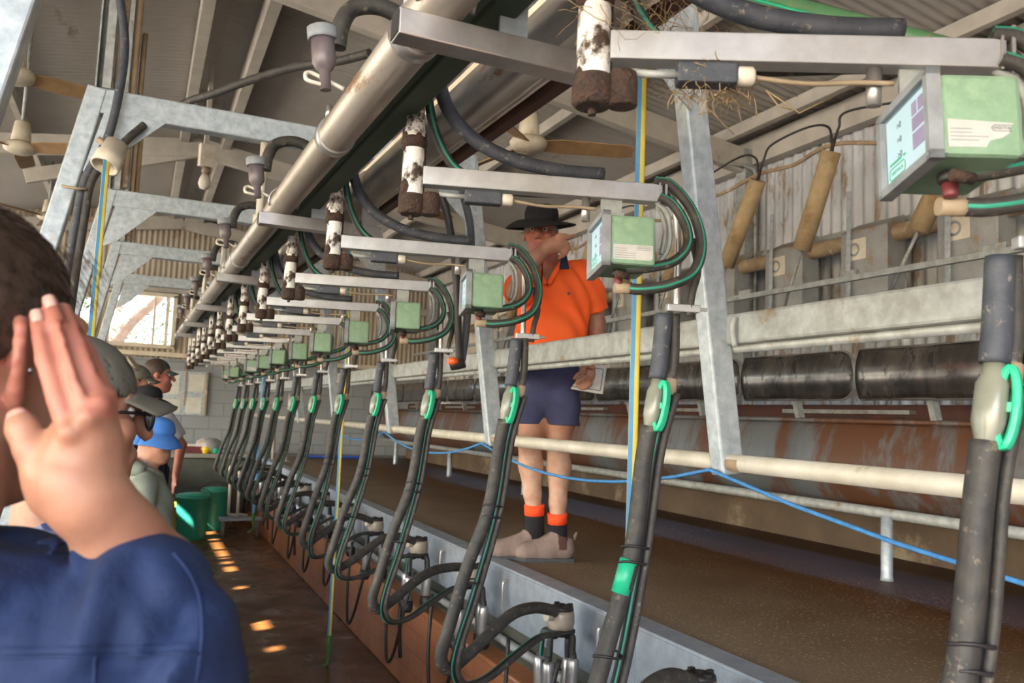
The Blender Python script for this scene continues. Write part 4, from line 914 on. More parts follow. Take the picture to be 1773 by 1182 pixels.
# tan drop tubes on cables
tubes = [((4.0, 2.95, 3.25), (4.0, 3.26, 2.72)), ((3.9, 3.815, 3.324), (3.9, 4.07, 2.732)), ((3.9, 4.502, 3.31), (3.9, 4.836, 2.743)), ((3.9, 5.281, 3.25), (3.9, 5.56, 2.74)), ((3.9, 6.05, 3.28), (3.9, 6.32, 2.73)), ((3.9, 6.85, 3.28), (3.9, 7.1, 2.73)), ((3.9, 7.6, 3.28), (3.9, 7.9, 2.73)), ((3.9, 8.4, 3.28), (3.9, 8.7, 2.73))]
for k, (a, c) in enumerate(tubes):
    a = np.array(a); c = np.array(c); m_ = (a + c) / 2; d = nrm(c - a)
    root = thing('drop_tube', 'tan dusty tube hanging slantwise in front of the feed hoppers, ' + along(k), 'tube', m_, 0, 'tan tubes on the overhead cable')
    q = MB(); q.tube([a - m_, c - m_], .06, 18); q.build('sleeve', 'tan_tube', root)
    q = MB(); q.tube([c - m_ - d * .02, c - m_ + d * .42], .011, 8); q.build('rod', 'galv_dirty', root)
    q = MB(); q.tube([a - m_ + d * .02, a - m_ - d * .05 + np.array([0, 0, .03])], .012, 8); q.lathe([(.03, -.02), (.035, .004)], c - m_, d, 14); q.build('end_fitting', 'rust_lump', root)
pts = [(4.05, -1.0, 3.5)] + [(4.0, 1.2, 3.42)]
for a, c in tubes: pts.append(np.array(a) + np.array([.02, 0, .05])); pts.append(np.array(a) + np.array([.04, .38, .02]))
cable('overhead_cable', pts, .014, 'auger', 'brown dusty cable strung from tube to tube above the feed hoppers', 'cable')
for k in range(5):
    a = np.array(tubes[k][0]) + np.array([.02, .02, .05]); b_ = np.array(tubes[k + 1][0]) + np.array([.0, -.02, .05])
    cable('air_hose', [a, a + np.array([.0, .03, .13]), a + np.array([.03, .25, .2]), b_ + np.array([.02, -.1, .18]), b_ + np.array([.02, -.02, .1]), b_], .008, 'rubber_dark', 'thin looping black hose between tan tubes, %s gap from the camera' % ('first' if k == 0 else ORD[k]), 'hose')
cable('conduit', [(4.25, 5.25, 3.7), (4.4, 5.2, 3.68), (4.47, 5.18, 3.6), (4.47, 5.18, 3.2), (4.47, 5.18, 1.2)], .014, 'galv_dirty', 'grey conduit bending down the steel wall column', 'conduit')
q = MB(); q.box((4.5, 10.4, 2.75), (.03, 2.2, .7)); tag(q.build('white_panel', 'cream_paint', bevel=.004), 'pale flat panel on the far part of the corrugated wall', 'panel')
# ------------------------------------------------------------------ far end of the pit
cable('blue_pipe', [(pY(515, 771, 12.2)[0], 12.1, PZ + .022), (pY(632, 779, 12.2)[0], 12.1, PZ + .022)], .022, 'pipe_blue', 'bright blue pipe lying across the far end of the platform', 'pipe')
for (x, ya, yb, Y, lab) in ((432, 600, 795, 11.6, 'pale vertical pipe at the far end, nearest the notice board'), (500, 660, 805, 11.2, 'pale vertical pipe farther right at the far end of the platform')):
    a = pY(x + 4, ya, Y); c = pY(x, yb, Y); a[0] = c[0] = max(a[0], 1.72); c[2] = .86; q = MB(); q.tube([c, a], .022, 10); q.lathe([(.05, 0), (.05, .01)], c, (0, 0, 1), 10); tag(q.build('pipe_post', 'rail_paint'), lab, 'post')
a = pY(318, 680, YF - .12); root = thing('notice_board', 'weathered notice board with faded sheets on the block wall', 'board', a, 0)
q = MB(); q.box((0, 0, 0), (.66, .02, .66)); q.build('backing', 'galv', root)
q = MB(); q.box((.02, -.014, .12), (.02, .01, .62)); q.box((.32, -.014, 0), (.03, .02, .66)); q.build('frame_edge', 'auger', root)
for x, z, w_, h_ in ((-.17, .12, .2, .3), (.17, .16, .22, .26), (-.16, -.2, .24, .2), (.15, -.18, .22, .24)): q = MB(); q.box((x, -.0125, z), (w_, .003, h_)); q.build('sheet', 'paper', root)
root = thing('wash_bench', 'wet dark bench at the far end of the pit', 'bench', (.8, 12.28, 0)); 
q = MB(); q.box((0, 0, .42), (1.3, .4, .84)); q.build('body', 'bench_wet', root, bevel=.02)
q = MB(); q.box((0, -.02, .87), (1.4, .46, .06)); q.build('top', 'concrete', root, bevel=.01)
def small(name, label, cat, c, prof, m, n=14):
    q = MB(); q.lathe(prof, c, (0, 0, 1), n); return tag(q.build(name, m), label, cat)
c = pY(362, 770, 12.25); c[2] = .9; small('dark_pot', 'squat dark pot at the back of the far bench', 'pot', c, [(.14, 0), (.18, .05), (.17, .16), (.1, .2), (.03, .21), (0, .21)], 'hopper')
c = pY(357, 779, 12.12); c[2] = .9; small('yellow_tub', 'small yellow tub on the far bench', 'tub', c, [(.05, 0), (.06, .07), (.05, .09), (0, .09)], 'bin_yellow')
c = pY(373, 780, 12.12); c[2] = .9; small('green_tub', 'small green tub beside the yellow tub', 'tub', c, [(.045, 0), (.05, .07), (.04, .08), (0, .08)], 'valve_green')
c = pY(338, 774, 12.16); c[2] = .9; q = MB(); q.box(c + np.array([0, 0, .045]), (.3, .1, .09)); tag(q.build('red_carton', 'knob_red', bevel=.008), 'low dark red carton left of the yellow tub', 'carton')
c = pY(335, 768, 12.3); c[2] = .9; q = MB(); q.box(c + np.array([0, 0, .06]), (.26, .1, .12)); tag(q.build('pale_carton', 'paper', bevel=.008), 'pale carton behind the dark red carton', 'carton')
def bucket(c, r, h, label, m, name='bucket'):
    root = thing(name, label, 'bucket', c); q = MB(); q.lathe([(r * .82, 0), (r * .84, .02), (r, h - .03), (r * 1.04, h - .03), (r * 1.05, h), (r * .97, h), (r * .8, .03), (0, .03)], n=26, cap=False); q.build('pail', m, root)
    q = MB(); q.lathe([(r * 1.05, h), (r * 1.07, h + .012), (r * .5, h + .03), (r * .12, h + .035), (0, h + .035)], n=26); q.build('lid', m, root)
    q = MB(); q.tube(cr([(-r * 1.0, 0, h - .06), (-r * .9, -.06, h + .05), (0, -.09, h + .1), (r * .9, -.06, h + .05), (r * 1.0, 0, h - .06)], 6), .005, 6); q.build('handle', 'rubber_dark', root); return root
bucket(pZ(330, 932, 0), .19, .5, 'green lidded bucket standing in the sun patch on the pit floor', 'bucket_green')
c = pZ(362, 925, 0) + np.array([.08, .45, 0]); bucket(c, .17, .5, 'second green bucket in the shade behind the sunlit one', 'bucket_green')
c = pZ(296, 925, 0) + np.array([0, .1, 0]); bucket(c, .1, .34, 'yellow bucket half hidden behind the sunlit green bucket', 'bin_yellow')
root = thing('step_stool', 'pale flat step on thin pipes at the far end of the pit', 'step', pZ(395, 925, 0) + np.array([.22, -.1, 0])); q = MB(); q.box((-.1, 0, .2), (.5, .24, .025)); q.build('tread', 'galv', root, bevel=.008)
for x, y in ((-.3, -.08), (.1, -.08), (-.3, .08), (.1, .08)): q = MB(); q.tube([(x, y, 0), (x, y, .19)], .012, 8); q.build('leg', 'galv_dirty', root)
for k, x in enumerate((398, 414)):
    a = pY(x, 805, 10.6); c = pY(x - 3, 890, 10.6); q = MB(); q.tube(cr([a, a * .6 + c * .4 + np.array([.01, 0, 0]), c], 4), .018, 8); q.tube([c, c + np.array([.12, .06, -.02])], .018, 8); tag(q.build('drain_pipe', 'white_plastic'), 'pale drain pipe bending down the far pit wall, ' + ('left of two' if k == 0 else 'right of two'), 'pipe')
# ------------------------------------------------------------------ outdoors beyond the far window
root = thing('tree', 'sunlit gum tree with leaning pale trunk beyond the far window', 'tree', (-.6, 19, .75))
q = MB(); q.tube(cr([(-.9, 0, -.2), (-.5, 0, 1.2), (.2, .1, 2.5), (.9, .2, 3.4), (1.2, .3, 5)], 6), [.32 - .008 * i for i in range(25)], 12); q.tube(cr([(.2, .1, 2.5), (-.5, .2, 3.6), (-1.2, .3, 5)], 5), [.14 - .01 * i for i in range(11)], 8); q.tube(cr([(-.3, .1, 1.7), (-1.3, .3, 2.6), (-2.2, .4, 4)], 5), [.1 - .006 * i for i in range(11)], 8); q.build('trunk', 'bark', root)
q = MB(); rr = random.Random(5)
for i in range(3800):
    c = np.array([rr.gauss(0, 1.7), rr.gauss(1.2, 1.0), 3.1 + rr.gauss(0, 1.3)]); 
    if c[2] < .4: continue
    d = nrm([rr.uniform(-1, 1), rr.uniform(-1, 1), rr.uniform(-1, .2)]); s = nrm(np.cross(d, [rr.uniform(-1, 1), rr.uniform(-1, 1), .3])); l = rr.uniform(.1, .2)
    q.add([c, c + d * l * .5 + s * .025, c + d * l, c + d * l * .5 - s * .025], [[0, 1, 2, 3]])
q.build('foliage', 'leaf', root)
q = MB()
for i in range(9000):
    x, y = rr.uniform(-9, 9), rr.uniform(20, 34); z = .75; h = rr.uniform(.3, 1.1); a = rr.uniform(0, 6.28); q.add([(x, y, z), (x + .03 * math.cos(a), y + .03 * math.sin(a), z), (x + rr.uniform(-.2, .2), y + rr.uniform(-.2, .2), z + h)], [[0, 1, 2]])
tag(q.build('tall_grass', 'grass'), 'bleached tall grass in the paddock beyond the far window', 'grass', kind='stuff')
# ------------------------------------------------------------------ the man in orange on the platform
MD = 4.06
def mp(x, y, t=0.0): return pD(x, y, MD - t)             # t = metres nearer the viewer than his mid plane
MANB = pZ(925, 962, PZ); MANB[2] = PZ
man = thing('person', 'man in orange short sleeved shirt, navy shorts and black wide hat, pointing across his face', 'person', MANB)
VW = nrm(mp(930, 600) - CPOS); VWH = nrm([VW[0], VW[1], 0]); RT = nrm(np.cross(VWH, [0, 0, 1])); UP = np.array([0, 0, 1.]); FW = -VWH   # FW: towards the viewer
lo = MANB - [.75, .75, .06]; hi = MANB + [.75, .75, 1.8]
S = SDF(lo, hi, .0075)
nk = mp(957, 474, -.01); sh_r = mp(918, 486, .02); sh_l = mp(1008, 468, -.02); hip = mp(950, 640, 0)
# torso under the clothes
S.ell(mp(960, 520, 0), (.165, .11, .2), .03, np.stack([RT, FW, UP])); S.ell(mp(952, 600, .02), (.15, .115, .15), .03, np.stack([RT, FW, UP])); S.ell(hip, (.15, .11, .12), .03, np.stack([RT, FW, UP]))
S.cone(mp(958, 485, -.01), mp(943, 440, .02), .062, .058, .02)
# legs
for (hx, kx, ky, ax_, ay, t0) in ((932, 917, 762, 925, 893, .02), (972, 966, 766, 964, 908, .05)):
    S.path([mp(hx, 690, 0), mp((hx + kx) / 2, 730, .01), mp(kx, ky, .03), mp(kx + 2, ky + 42, .0), mp((kx + ax_) / 2 + 1, ay - 38, .01), mp(ax_, ay, .01), mp(ax_ + 1, ay + 24, .01)], [.085, .075, .057, .059, .042, .036, .036], .02)
    S.ell(mp(kx, ky, .06), (.035, .035, .045), .02); S.ell(mp(kx + 1, ky + 40, -.025), (.042, .042, .09), .03)
    S.cone(mp(ax_, ay + 40, 0), mp(ax_ - 25, ay + 60, .04), .035, .03, .03)
# his right arm: elbow low at the left, forearm up across the chin, hand pointing to the right
el = mp(893, 505, .26); wr = mp(948, 429, .3)
S.path([mp(912, 486, .0), mp(897, 500, .13), el], [.055, .05, .045], .02)
S.path([el, mp(910, 470, .29), mp(932, 442, .3), wr], [.046, .046, .034, .029], .015)
# his left arm hanging, hand on the notebook
S.path([mp(1010, 478, -.03), mp(1025, 525, -.05), mp(1032, 560, -.04), mp(1031, 605, .0), mp(1024, 638, .05)], [.06, .05, .045, .042, .03], .02)
# head turned slightly to his left hand side
HC = mp(936, 405, .04); fh = nrm(FW * .93 + RT * -.12 + UP * -.08); sh = nrm(np.cross(UP, fh)); uh = np.cross(fh, sh); HB = np.stack([sh, fh, uh])
def H_(a, b, c): return HC + sh * a + fh * b + uh * c        # a: to viewer's right, b: forward, c: up
S.ell(H_(0, -.012, .035), (.076, .095, .09), .02, HB); S.ell(H_(0, .03, -.05), (.058, .062, .075), .03, HB); S.ell(H_(0, .06, -.098), (.03, .03, .022), .025, HB)
S.cone(H_(0, .088, .018), H_(0, .112, -.022), .011, .015, .012); S.ell(H_(-.014, .095, -.028), (.011, .012, .01), .008, HB); S.ell(H_(.014, .095, -.028), (.011, .012, .01), .008, HB)
for s in (-1, 1):
    S.cone(H_(s * .016, .086, .036), H_(s * .048, .07, .036), .011, .01, .012); S.ell(H_(s * .031, .087, .012), (.018, .014, .012), .008, HB, cut=True); S.ell(H_(s * .042, .066, -.02), (.024, .022, .022), .025, HB)
    S.ell(H_(s * .079, -.012, .002), (.009, .02, .034), .006, HB); S.ell(H_(s * .08, -.008, -.024), (.007, .012, .014), .006, HB)
S.ell(H_(0, .09, -.058), (.026, .012, .008), .008, HB); S.ell(H_(0, .088, -.07), (.022, .012, .008), .008, HB)
# pointing hand: palm, index straight out, the others curled, thumb below
pal = mp(958, 424, .31)
S.path([wr, mp(955, 425, .31), mp(966, 422, .315)], [.03, .036, .03], .012); S.ell(mp(963, 426, .31), (.032, .026, .034), .012)
S.path([mp(972, 415, .315), mp(983, 411, .315), mp(995, 407, .31)], [.0115, .0098, .0085], .005)
for pts, r in (([(974, 419), (983, 421), (985, 431), (981, 437)], .0105), ([(973, 424), (979, 430), (980, 439), (975, 443)], .0105), ([(969, 428), (973, 435), (973, 444), (968, 446)], .0095)):
    S.path([mp(x, y, .325 - .006 * i) for i, (x, y) in enumerate(pts)], [r, r, r * .92, r * .85], .004)
S.path([mp(958, 415, .32), mp(968, 408, .33), mp(978, 408, .328), mp(985, 410, .322)], [.014, .012, .011, .0095], .006)
# hand holding the book
S.ell(mp(1021, 648, .07), (.03, .028, .045), .012)
for i, (pts) in enumerate(([(1012, 642), (1000, 648), (994, 655)], [(1014, 652), (1003, 659), (998, 664)], [(1018, 660), (1008, 667), (1002, 670)], [(1023, 664), (1014, 671), (1008, 673)])):
    S.path([mp(x, y, .1 + .006 * j) for j, (x, y) in enumerate(pts)], [.0115, .0105, .009], .004)
S.path([mp(1026, 636, .09), mp(1016, 632, .105), mp(1006, 638, .11)], [.014, .011, .009], .006)
def paint_man(P):
    q = P - HC; a, b, c = q @ sh, q @ fh, q @ uh; hd = np.linalg.norm(q, axis=1) < .17
    m = np.zeros(len(P), int); z = P[:, 2]
    m[(z < mp(930, 770)[2])] = 2
    m[hd] = 1
    m[hd & (b > .08) & (abs(c + .064) < .011) & (abs(a) < .024)] = 3
    m[hd & (b < .05) & (c > .01) & (abs(a) < .09) & (b < .03 - .2 * (c - .05))] = 4
    return m
S.build('body', ['skin', 'skin_red', 'skin_pale', 'lips', 'hair_grey'], man, paint_man, MANB)
for s in (-1, 1):
    q = MB(); q.sph(H_(s * .031, .0765, .011) - MANB, .0115, 12, 8); q.mi(1); q.sph(H_(s * .031, .0852, .011) - MANB, .0056, 8, 6); q.build('eye', ['eye_white', 'eye_dark'], man)
    q = MB(); q.tube(cr([H_(s * .014, .097, .033) - MANB, H_(s * .03, .095, .04) - MANB, H_(s * .05, .078, .034) - MANB], 4), .0035, 6); q.build('eyebrow', 'hair_grey', man)
# shirt
T = SDF(MANB + [-.6, -.6, .55], MANB + [.6, .6, 1.6], .0075)
BR = np.stack([RT, FW, UP])
T.ell(mp(962, 512, 0), (.195, .135, .16), .03, BR); T.ell(mp(955, 570, .025), (.18, .15, .16), .05, BR); T.ell(mp(950, 625, .01), (.175, .14, .12), .05, BR)
T.cone(mp(918, 486, .0), mp(1008, 474, -.02), .055, .06, .05)
T.cone(mp(957, 492, -.01), mp(949, 462, .01), .075, .073, .02)
T.warp(lambda x, y, z: .0035 * np.sin(38 * (z + .6 * x) + 6 * np.sin(9 * x + 4 * y)) + .003 * np.sin(23 * (x - .8 * z + y)))
T.clip(mp(950, 622, 0), -UP)
A = T.like(); A.path([mp(1004, 472, -.02), mp(1019, 510, -.04), mp(1030, 550, -.045)], [.07, .077, .085], .03); A.clip(mp(1030, 542, -.045), nrm(mp(1030, 546, -.045) - mp(1019, 510, -.04))); T.merge(A, .025)
A = T.like(); A.path([mp(918, 486, .0), mp(903, 498, .09), mp(896, 505, .2)], [.07, .076, .08], .03); A.clip(mp(898, 503, .175), nrm(mp(896, 505, .2) - mp(905, 496, .08))); T.merge(A, .025)
T.warp(lambda x, y, z: .003 * np.sin(38 * (z + .6 * x) + 6 * np.sin(9 * x + 4 * y)) + .003 * np.sin(23 * (x - .8 * z + y)))
cc = mp(950, 464, .03); T.cone(cc, mp(946, 440, .05), .066, .085, .004, cut=True)
T.ell(mp(948, 478, .13), (.035, .06, .05), .01, BR, cut=True)
T.build('shirt', 'orange_cloth', man, None, MANB)
q = MB(); PB = MANB
for pts in ([(928, 462), (936, 478), (944, 492)], [(972, 455), (962, 470), (950, 492)]): q.tube(cr([mp(x, y, .115 + .006 * i) - PB for i, (x, y) in enumerate(pts)], 4), [.013] * 8 + [.009], 8, flat=.5)
q.build('collar', 'orange_cloth', man)
q = MB(); q.box(mp(985, 508, .165) - PB, (.012, .004, .012), np.stack([RT, FW, UP], 1)); q.build('chest_mark', 'rubber_blue', man)
q = MB(); q.tube(cr([mp(939, 450, .12) - PB, mp(938, 480, .17) - PB, mp(937, 520, .205) - PB, mp(932, 535, .21) - PB], 6), .0035, 6); q.tube(cr([mp(932, 533, .21) - PB, mp(928, 545, .212) - PB, mp(933, 540, .212) - PB], 4), .003, 5); q.build('hat_cord', 'hat_black', man)
q = MB(); q.prism([(-.02, -.04), (.028, -.038), (.012, .035), (-.012, .035)], mp(976, 452, .2) - PB, RT, UP, .012); q.build('hat_toggle', 'navy_cloth', man, bevel=.003)
# shorts
T = SDF(MANB + [-.4, -.4, .45], MANB + [.4, .4, 1.1], .0075)
T.ell(mp(951, 640, 0), (.172, .13, .13), .03, BR); T.ell(mp(947, 690, .0), (.11, .095, .09), .02, BR)
T.path([mp(930, 665, 0), mp(921, 700, .005), mp(917, 745, .01)], [.09, .086, .088], .02); T.path([mp(970, 665, 0), mp(973, 700, .015), mp(974, 745, .02)], [.09, .088, .09], .02)
T.warp(lambda x, y, z: .003 * np.sin(45 * x + 20 * z + 3 * np.sin(14 * z)) + .0025 * np.sin(60 * z + 22 * (x + y)))
T.clip(mp(945, 735, 0), -UP); T.clip(mp(950, 605, 0), UP)
T.build('shorts', 'shorts_navy', man, None, MANB)
# socks and boots
for i, (ax_, ay, tx) in enumerate(((924, 885, 855), (964, 900, 893))):
    bt = 0 if i == 0 else .03
    q = MB(); a = mp(ax_ + 1, ay - 12, .012) - PB; b_ = mp(ax_ + 1, ay + 6, .012) - PB; c = mp(ax_ + 3, ay + 44, .012) - PB
    q.tube([a, b_], [.0505, .0485], 16); q.mi(1); q.tube([b_, (b_ + c) / 2, c], [.048, .0465, .044], 16); q.build('sock', ['sock_orange', 'sock_black'], man)
    fy = 944 if i == 0 else 965
    heel = mp(ax_ + (8 if i == 0 else 14), fy - 2, bt); heel[2] = PZ + .035; toe = mp(tx + 14, fy, bt + .03); toe[2] = PZ + .032
    d = nrm([toe[0] - heel[0], toe[1] - heel[1], 0]); sd = np.cross(UP, d); L = .27; toe = heel + d * (L - .075)
    B = SDF(np.minimum(heel, toe) - [.14, .14, .1], np.maximum(heel, toe) + [.14, .14, .2], .005)
    B.path([heel + UP * .02, heel + d * .09 + UP * .015, toe + UP * .01], [.043, .047, .043], .02); B.ell(toe + UP * .008, (.055, .046, .042), .02, np.stack([d, sd, UP])); B.cone(heel + d * .01 + UP * .03, heel + d * .02 + UP * .13, .048, .055, .025); B.cone(heel + d * .05 + UP * .07, toe + UP * .02, .04, .03, .03)
    B.clip(heel + UP * .088, nrm(UP - d * .32)); B.clip(heel - UP * .018, -UP)
    B.cone(heel + d * .016 + UP * .07, heel + d * .024 + UP * .18, .042, .046, 0, cut=True)
    hb = heel.copy()
    def pb(P, hb=hb, d=d, sd=sd):
        q_ = P - hb; u = q_ @ d; v = q_[:, 2]; return ((v > .028) & (abs(u - .022) < .018 + .12 * (v - .03)) & (abs(u - .022) < .03)).astype(int)
    bo = B.build('boot', ['boot_suede', 'boot_elastic'], man, pb, MANB)
    q = MB()
    pts = [(-.05, 0)] + [(-.04 + .0, .034), (.05, .04), (.12, .046), (.2, .047), (.235, .03), (.25, 0), (.235, -.03), (.2, -.047), (.12, -.042), (.05, -.036), (-.04, -.034)]
    q.prism(pts, heel - PB + UP * (-.026), d, sd, .022); q.build('sole', 'boot_sole', bo, bevel=.004)
    q = MB(); q.tube(cr([heel - d * .045 + UP * .07 - PB, heel - d * .055 + UP * .108 - PB, heel - d * .04 + UP * .085 - PB], 4), .006, 6, flat=.4); q.build('pull_tab', 'boot_suede', bo)
# hat
q = MB(); hc = H_(0, -.01, .062) - PB; hu = nrm(uh + fh * .08 + sh * .06); hx = nrm(sh - hu * (sh @ hu)); hy = np.cross(hu, hx) * -1
if hy @ fh < 0: hy = -hy
def brim(u, v):
    a = 2 * PI * u; r = .082 + .105 * v; rx, ry = r * .92, r * 1.08; dip = -.036 * v * v * (1 + .6 * math.cos(a * 1 - 2.9)) + .012 * v * abs(math.cos(a))
    return hc + hx * rx * math.cos(a) + hy * ry * math.sin(a) + hu * dip
q.grid(brim, 48, 8); hat = q.build('hat_brim', 'hat_black', man, solid=.005)
S2 = SDF(HC - .2, HC + .25, .006); S2.ell(hc + PB + hu * .03, (.084, .1, .085), .01, np.stack([hx, hy, hu])); S2.clip(hc + PB + hu * .088, hu, .02); S2.clip(hc + PB - hu * .003, -hu); S2.ell(hc + PB + hu * .1, (.014, .07, .03), .02, np.stack([hx, hy, hu]), cut=True)
S2.build('hat_crown', 'hat_black', man, None, MANB)
# notebook
c = mp(1012, 652, .075); bk = thing('notebook', 'white covered notebook held against the thigh of the man in orange', 'book', c)
R = np.stack([nrm(RT * .97 - UP * .12), FW, nrm(UP + RT * .12)], 1)
q = MB(); q.box((0, 0, 0), (.2, .006, .14), R); q.build('cover', 'sticker_white', bk, bevel=.002)
q = MB(); q.box(FW * -.014 , (.196, .02, .136), R); q.build('pages', 'paper', bk)
q = MB(); q.box(FW * -.026, (.2, .005, .14), R); q.build('back_cover', 'knob_red', bk, bevel=.002)
q = MB()
for a0, b0, a1, b1 in ((-.06, .05, .085, .05), (-.06, -.055, .085, -.055), (-.06, -.055, -.06, .05), (.085, -.055, .085, .05)): q.bar(R @ np.array([a0, .0038, b0]), R @ np.array([a1, .0038, b1]), .004, .0012, FW)
q.build('cover_border', 'ink_dark', bk)
# ------------------------------------------------------------------ the person in the navy shirt close to the camera
CR = RC @ np.array([1., 0, 0]); CF = nrm([RC[0, 2], RC[1, 2], 0]); CRH = nrm(np.cross(CF, UP))       # picture-right and view direction, levelled
def fp(x, y, d): return pD(x, y, d)
A_ = math.radians(19); fh = CF * math.cos(A_) + CRH * math.sin(A_); sh = CRH * math.cos(A_) - CF * math.sin(A_); uh = UP; HB = np.stack([sh, fh, uh])   # sh = his right side
EAR = fp(33, 628, .68); HC = EAR - sh * .073 - fh * -.005 + UP * .004
def H_(a, b, c): return HC + sh * a + fh * b + uh * c
FB = np.array([HC[0] - .05, HC[1] - .02, 0.0])
fr = thing('person', 'person in navy work shirt seen from behind, right hand held against the cheek', 'person', FB)
S = SDF(HC + [-.2, -.2, -.32], HC + [.32, .34, .2], .0027)
S.ell(H_(0, -.012, .035), (.076, .098, .093), .02, HB); S.ell(H_(0, .03, -.055), (.06, .066, .08), .03, HB); S.ell(H_(0, .075, -.1), (.028, .028, .022), .025, HB)
S.cone(H_(0, .09, .012), H_(0, .116, -.03), .011, .015, .012); S.ell(H_(0, .092, -.068), (.024, .012, .012), .01, HB)
for s in (-1, 1): S.cone(H_(s * .016, .088, .034), H_(s * .05, .07, .034), .012, .011, .014); S.ell(H_(s * .031, .092, .01), (.016, .014, .011), .008, HB, cut=True); S.ell(H_(s * .044, .066, -.022), (.024, .022, .022), .025, HB)
S.path([H_(0, -.035, -.06), H_(-.005, -.045, -.13), H_(-.01, -.06, -.22)], [.056, .056, .066], .03)
S.cone(H_(.05, -.02, -.06), H_(.02, -.01, -.16), .025, .028, .03)
# ears: helix rim, shell, lobe
for s in (1, -1):
    E0 = H_(s * .074, -.004, -.002); eo = nrm(sh * s * .78 - fh * .62); eb = nrm(-fh * .9 + UP * -.1)
    EB = np.stack([eo, nrm(np.cross(UP, eo)), UP])
    S.ell(E0 + eo * .008 + UP * .004, (.017, .0065, .031), .006, EB); S.ell(E0 + eo * .004 - UP * .027, (.009, .006, .013), .006, EB)
    rim = [E0 + eo * a + UP * b + np.cross(UP, eo) * -.003 * s for a, b in ((.002, .026), (.012, .031), (.022, .026), (.0265, .014), (.025, .0), (.0205, -.012), (.014, -.023), (.007, -.03))]
    S.path(rim, [.004, .0046, .0048, .0048, .0046, .0046, .0058, .0062], .004)
    S.ell(E0 + eo * .014 + UP * .006 + np.cross(UP, eo) * .006 * -s, (.008, .006, .02), .004, EB, cut=True)
# right arm and hand: back of the hand towards the camera, fingers up along the temple
el = fp(300, 1085, .74); wr = fp(150, 862, .652)
S.path([el, fp(262, 1010, .715), fp(205, 930, .68), fp(168, 880, .66), wr], [.046, .043, .034, .027, .025], .01)
S.path([fp(186, 895, .665), fp(150, 862, .652), fp(128, 830, .648)], [.026, .028, .029], .012)
KN = [(122, 748, .636), (152, 722, .640), (170, 700, .648), (180, 690, .660)]         # knuckles index..little
hb_ = [(110, 845, .650), (132, 842, .646), (152, 842, .648), (168, 846, .655)]
for k, w0 in zip(KN, hb_): S.path([fp(*w0), fp((k[0] + w0[0]) / 2, (k[1] + w0[1]) / 2, (k[2] + w0[2]) / 2), fp(*k)], [.0132, .0125, .0102], .008)
S.ell(fp(140, 790, .656), (.03, .018, .04), .012)
FG = [[KN[0], (100, 690, .636), (80, 622, .648), (72, 585, .656), (64, 546, .664)],
      [KN[1], (133, 668, .640), (110, 598, .655), (98, 560, .664), (86, 522, .672)],
      [KN[2], (157, 655, .655), (134, 598, .668), (122, 566, .678), (110, 534, .688)],
      [KN[3], (168, 650, .672), (152, 612, .684), (142, 590, .690), (129, 566, .697)]]
FRr = [[.0095, .0082, .0079, .0072, .006], [.0097, .0084, .008, .0073, .006], [.0094, .008, .0076, .007, .0058], [.0088, .0072, .0068, .0063, .0054]]
for pts, rs in zip(FG, FRr):
    S.path([fp(*p) for p in pts], rs, .0012)
    S.ell(fp(*pts[2]), (rs[2] * 1.05,) * 3, .002)
for k in KN: S.ell(fp(k[0], k[1], k[2] - .005), (.0085, .0085, .0085), .005)
for i in range(3):      # grooves between the fingers
    g_ = [tuple((np.array(FG[i][j]) + np.array(FG[i + 1][j])) / 2 - np.array([0, 0, .0075])) for j in (0, 1, 2, 3)]; g_[0] = tuple(np.array(g_[0]) * .45 + np.array(g_[1]) * .55); S_g = [.0018, .0036, .0036, .004]
    for j in range(3): S.cone(fp(*g_[j]), fp(*g_[j + 1]), S_g[j], S_g[j + 1], .003, cut=True)
TH = [(96, 862, .652), (76, 815, .646), (55, 775, .645), (40, 742, .648), (33, 724, .652)]
S.path([fp(*p) for p in TH], [.017, .0155, .0125, .0118, .0098], .006)
S.cone(fp(90, 845, .652), fp(118, 775, .645), .017, .012, .012)
def hairmask(a, b, c):
    """hair grows above a line that drops from the temple to the nape"""
    line = np.where(b > .02, .045 + (b - .02) * .35, np.where(b > -.03, .045 - (.02 - b) * .6, .015 - (-.03 - b) * .9)); return c > line
def paint_f(P):
    q = P - HC; m = np.zeros(len(P), int); z = q @ uh; d = (P - CPOS) @ (RC @ np.array([0, 0, 1.])); x = CX + FPX * ((P - CPOS) @ RC[:, 0]) / d
    m[(np.abs(q @ sh) > .068) & (np.abs(q @ fh + .004) < .034) & (np.abs(z) < .045)] = 1
    return m
S.build('body', ['skin', 'skin_red'], fr, paint_f, FB)
q = MB()
for pts, rs, wd in ((FG[0], .0066, 1), (FG[1], .0068, 1), (FG[3], .0058, .9), (TH, .0098, 1.1)):
    a, b_ = fp(*pts[-2]), fp(*pts[-1]); d = nrm(b_ - a); n = nrm(CPOS - b_); n = nrm(n - d * (n @ d)); s_ = np.cross(d, n)
    V = []; F = []
    for i in range(7):
        for j in range(5):
            u = i / 6 - .5; v = j / 4 - .5; ww = rs * .78 * wd * (1 - .5 * max(0, abs(u) * 2 - .6)); V.append(b_ - d * (.004 - .0115 * u * wd) + s_ * ww * 2 * v * .9 + n * (rs * 1.04 * math.cos(v * 1.6) + .0006))
    F = [[i * 5 + j, i * 5 + j + 1, i * 5 + j + 6, i * 5 + j + 5] for i in range(6) for j in range(4)]; k = MB(); k.add(V, F, True); k.build('nail', 'nail', fr, solid=.0008).location = -FB
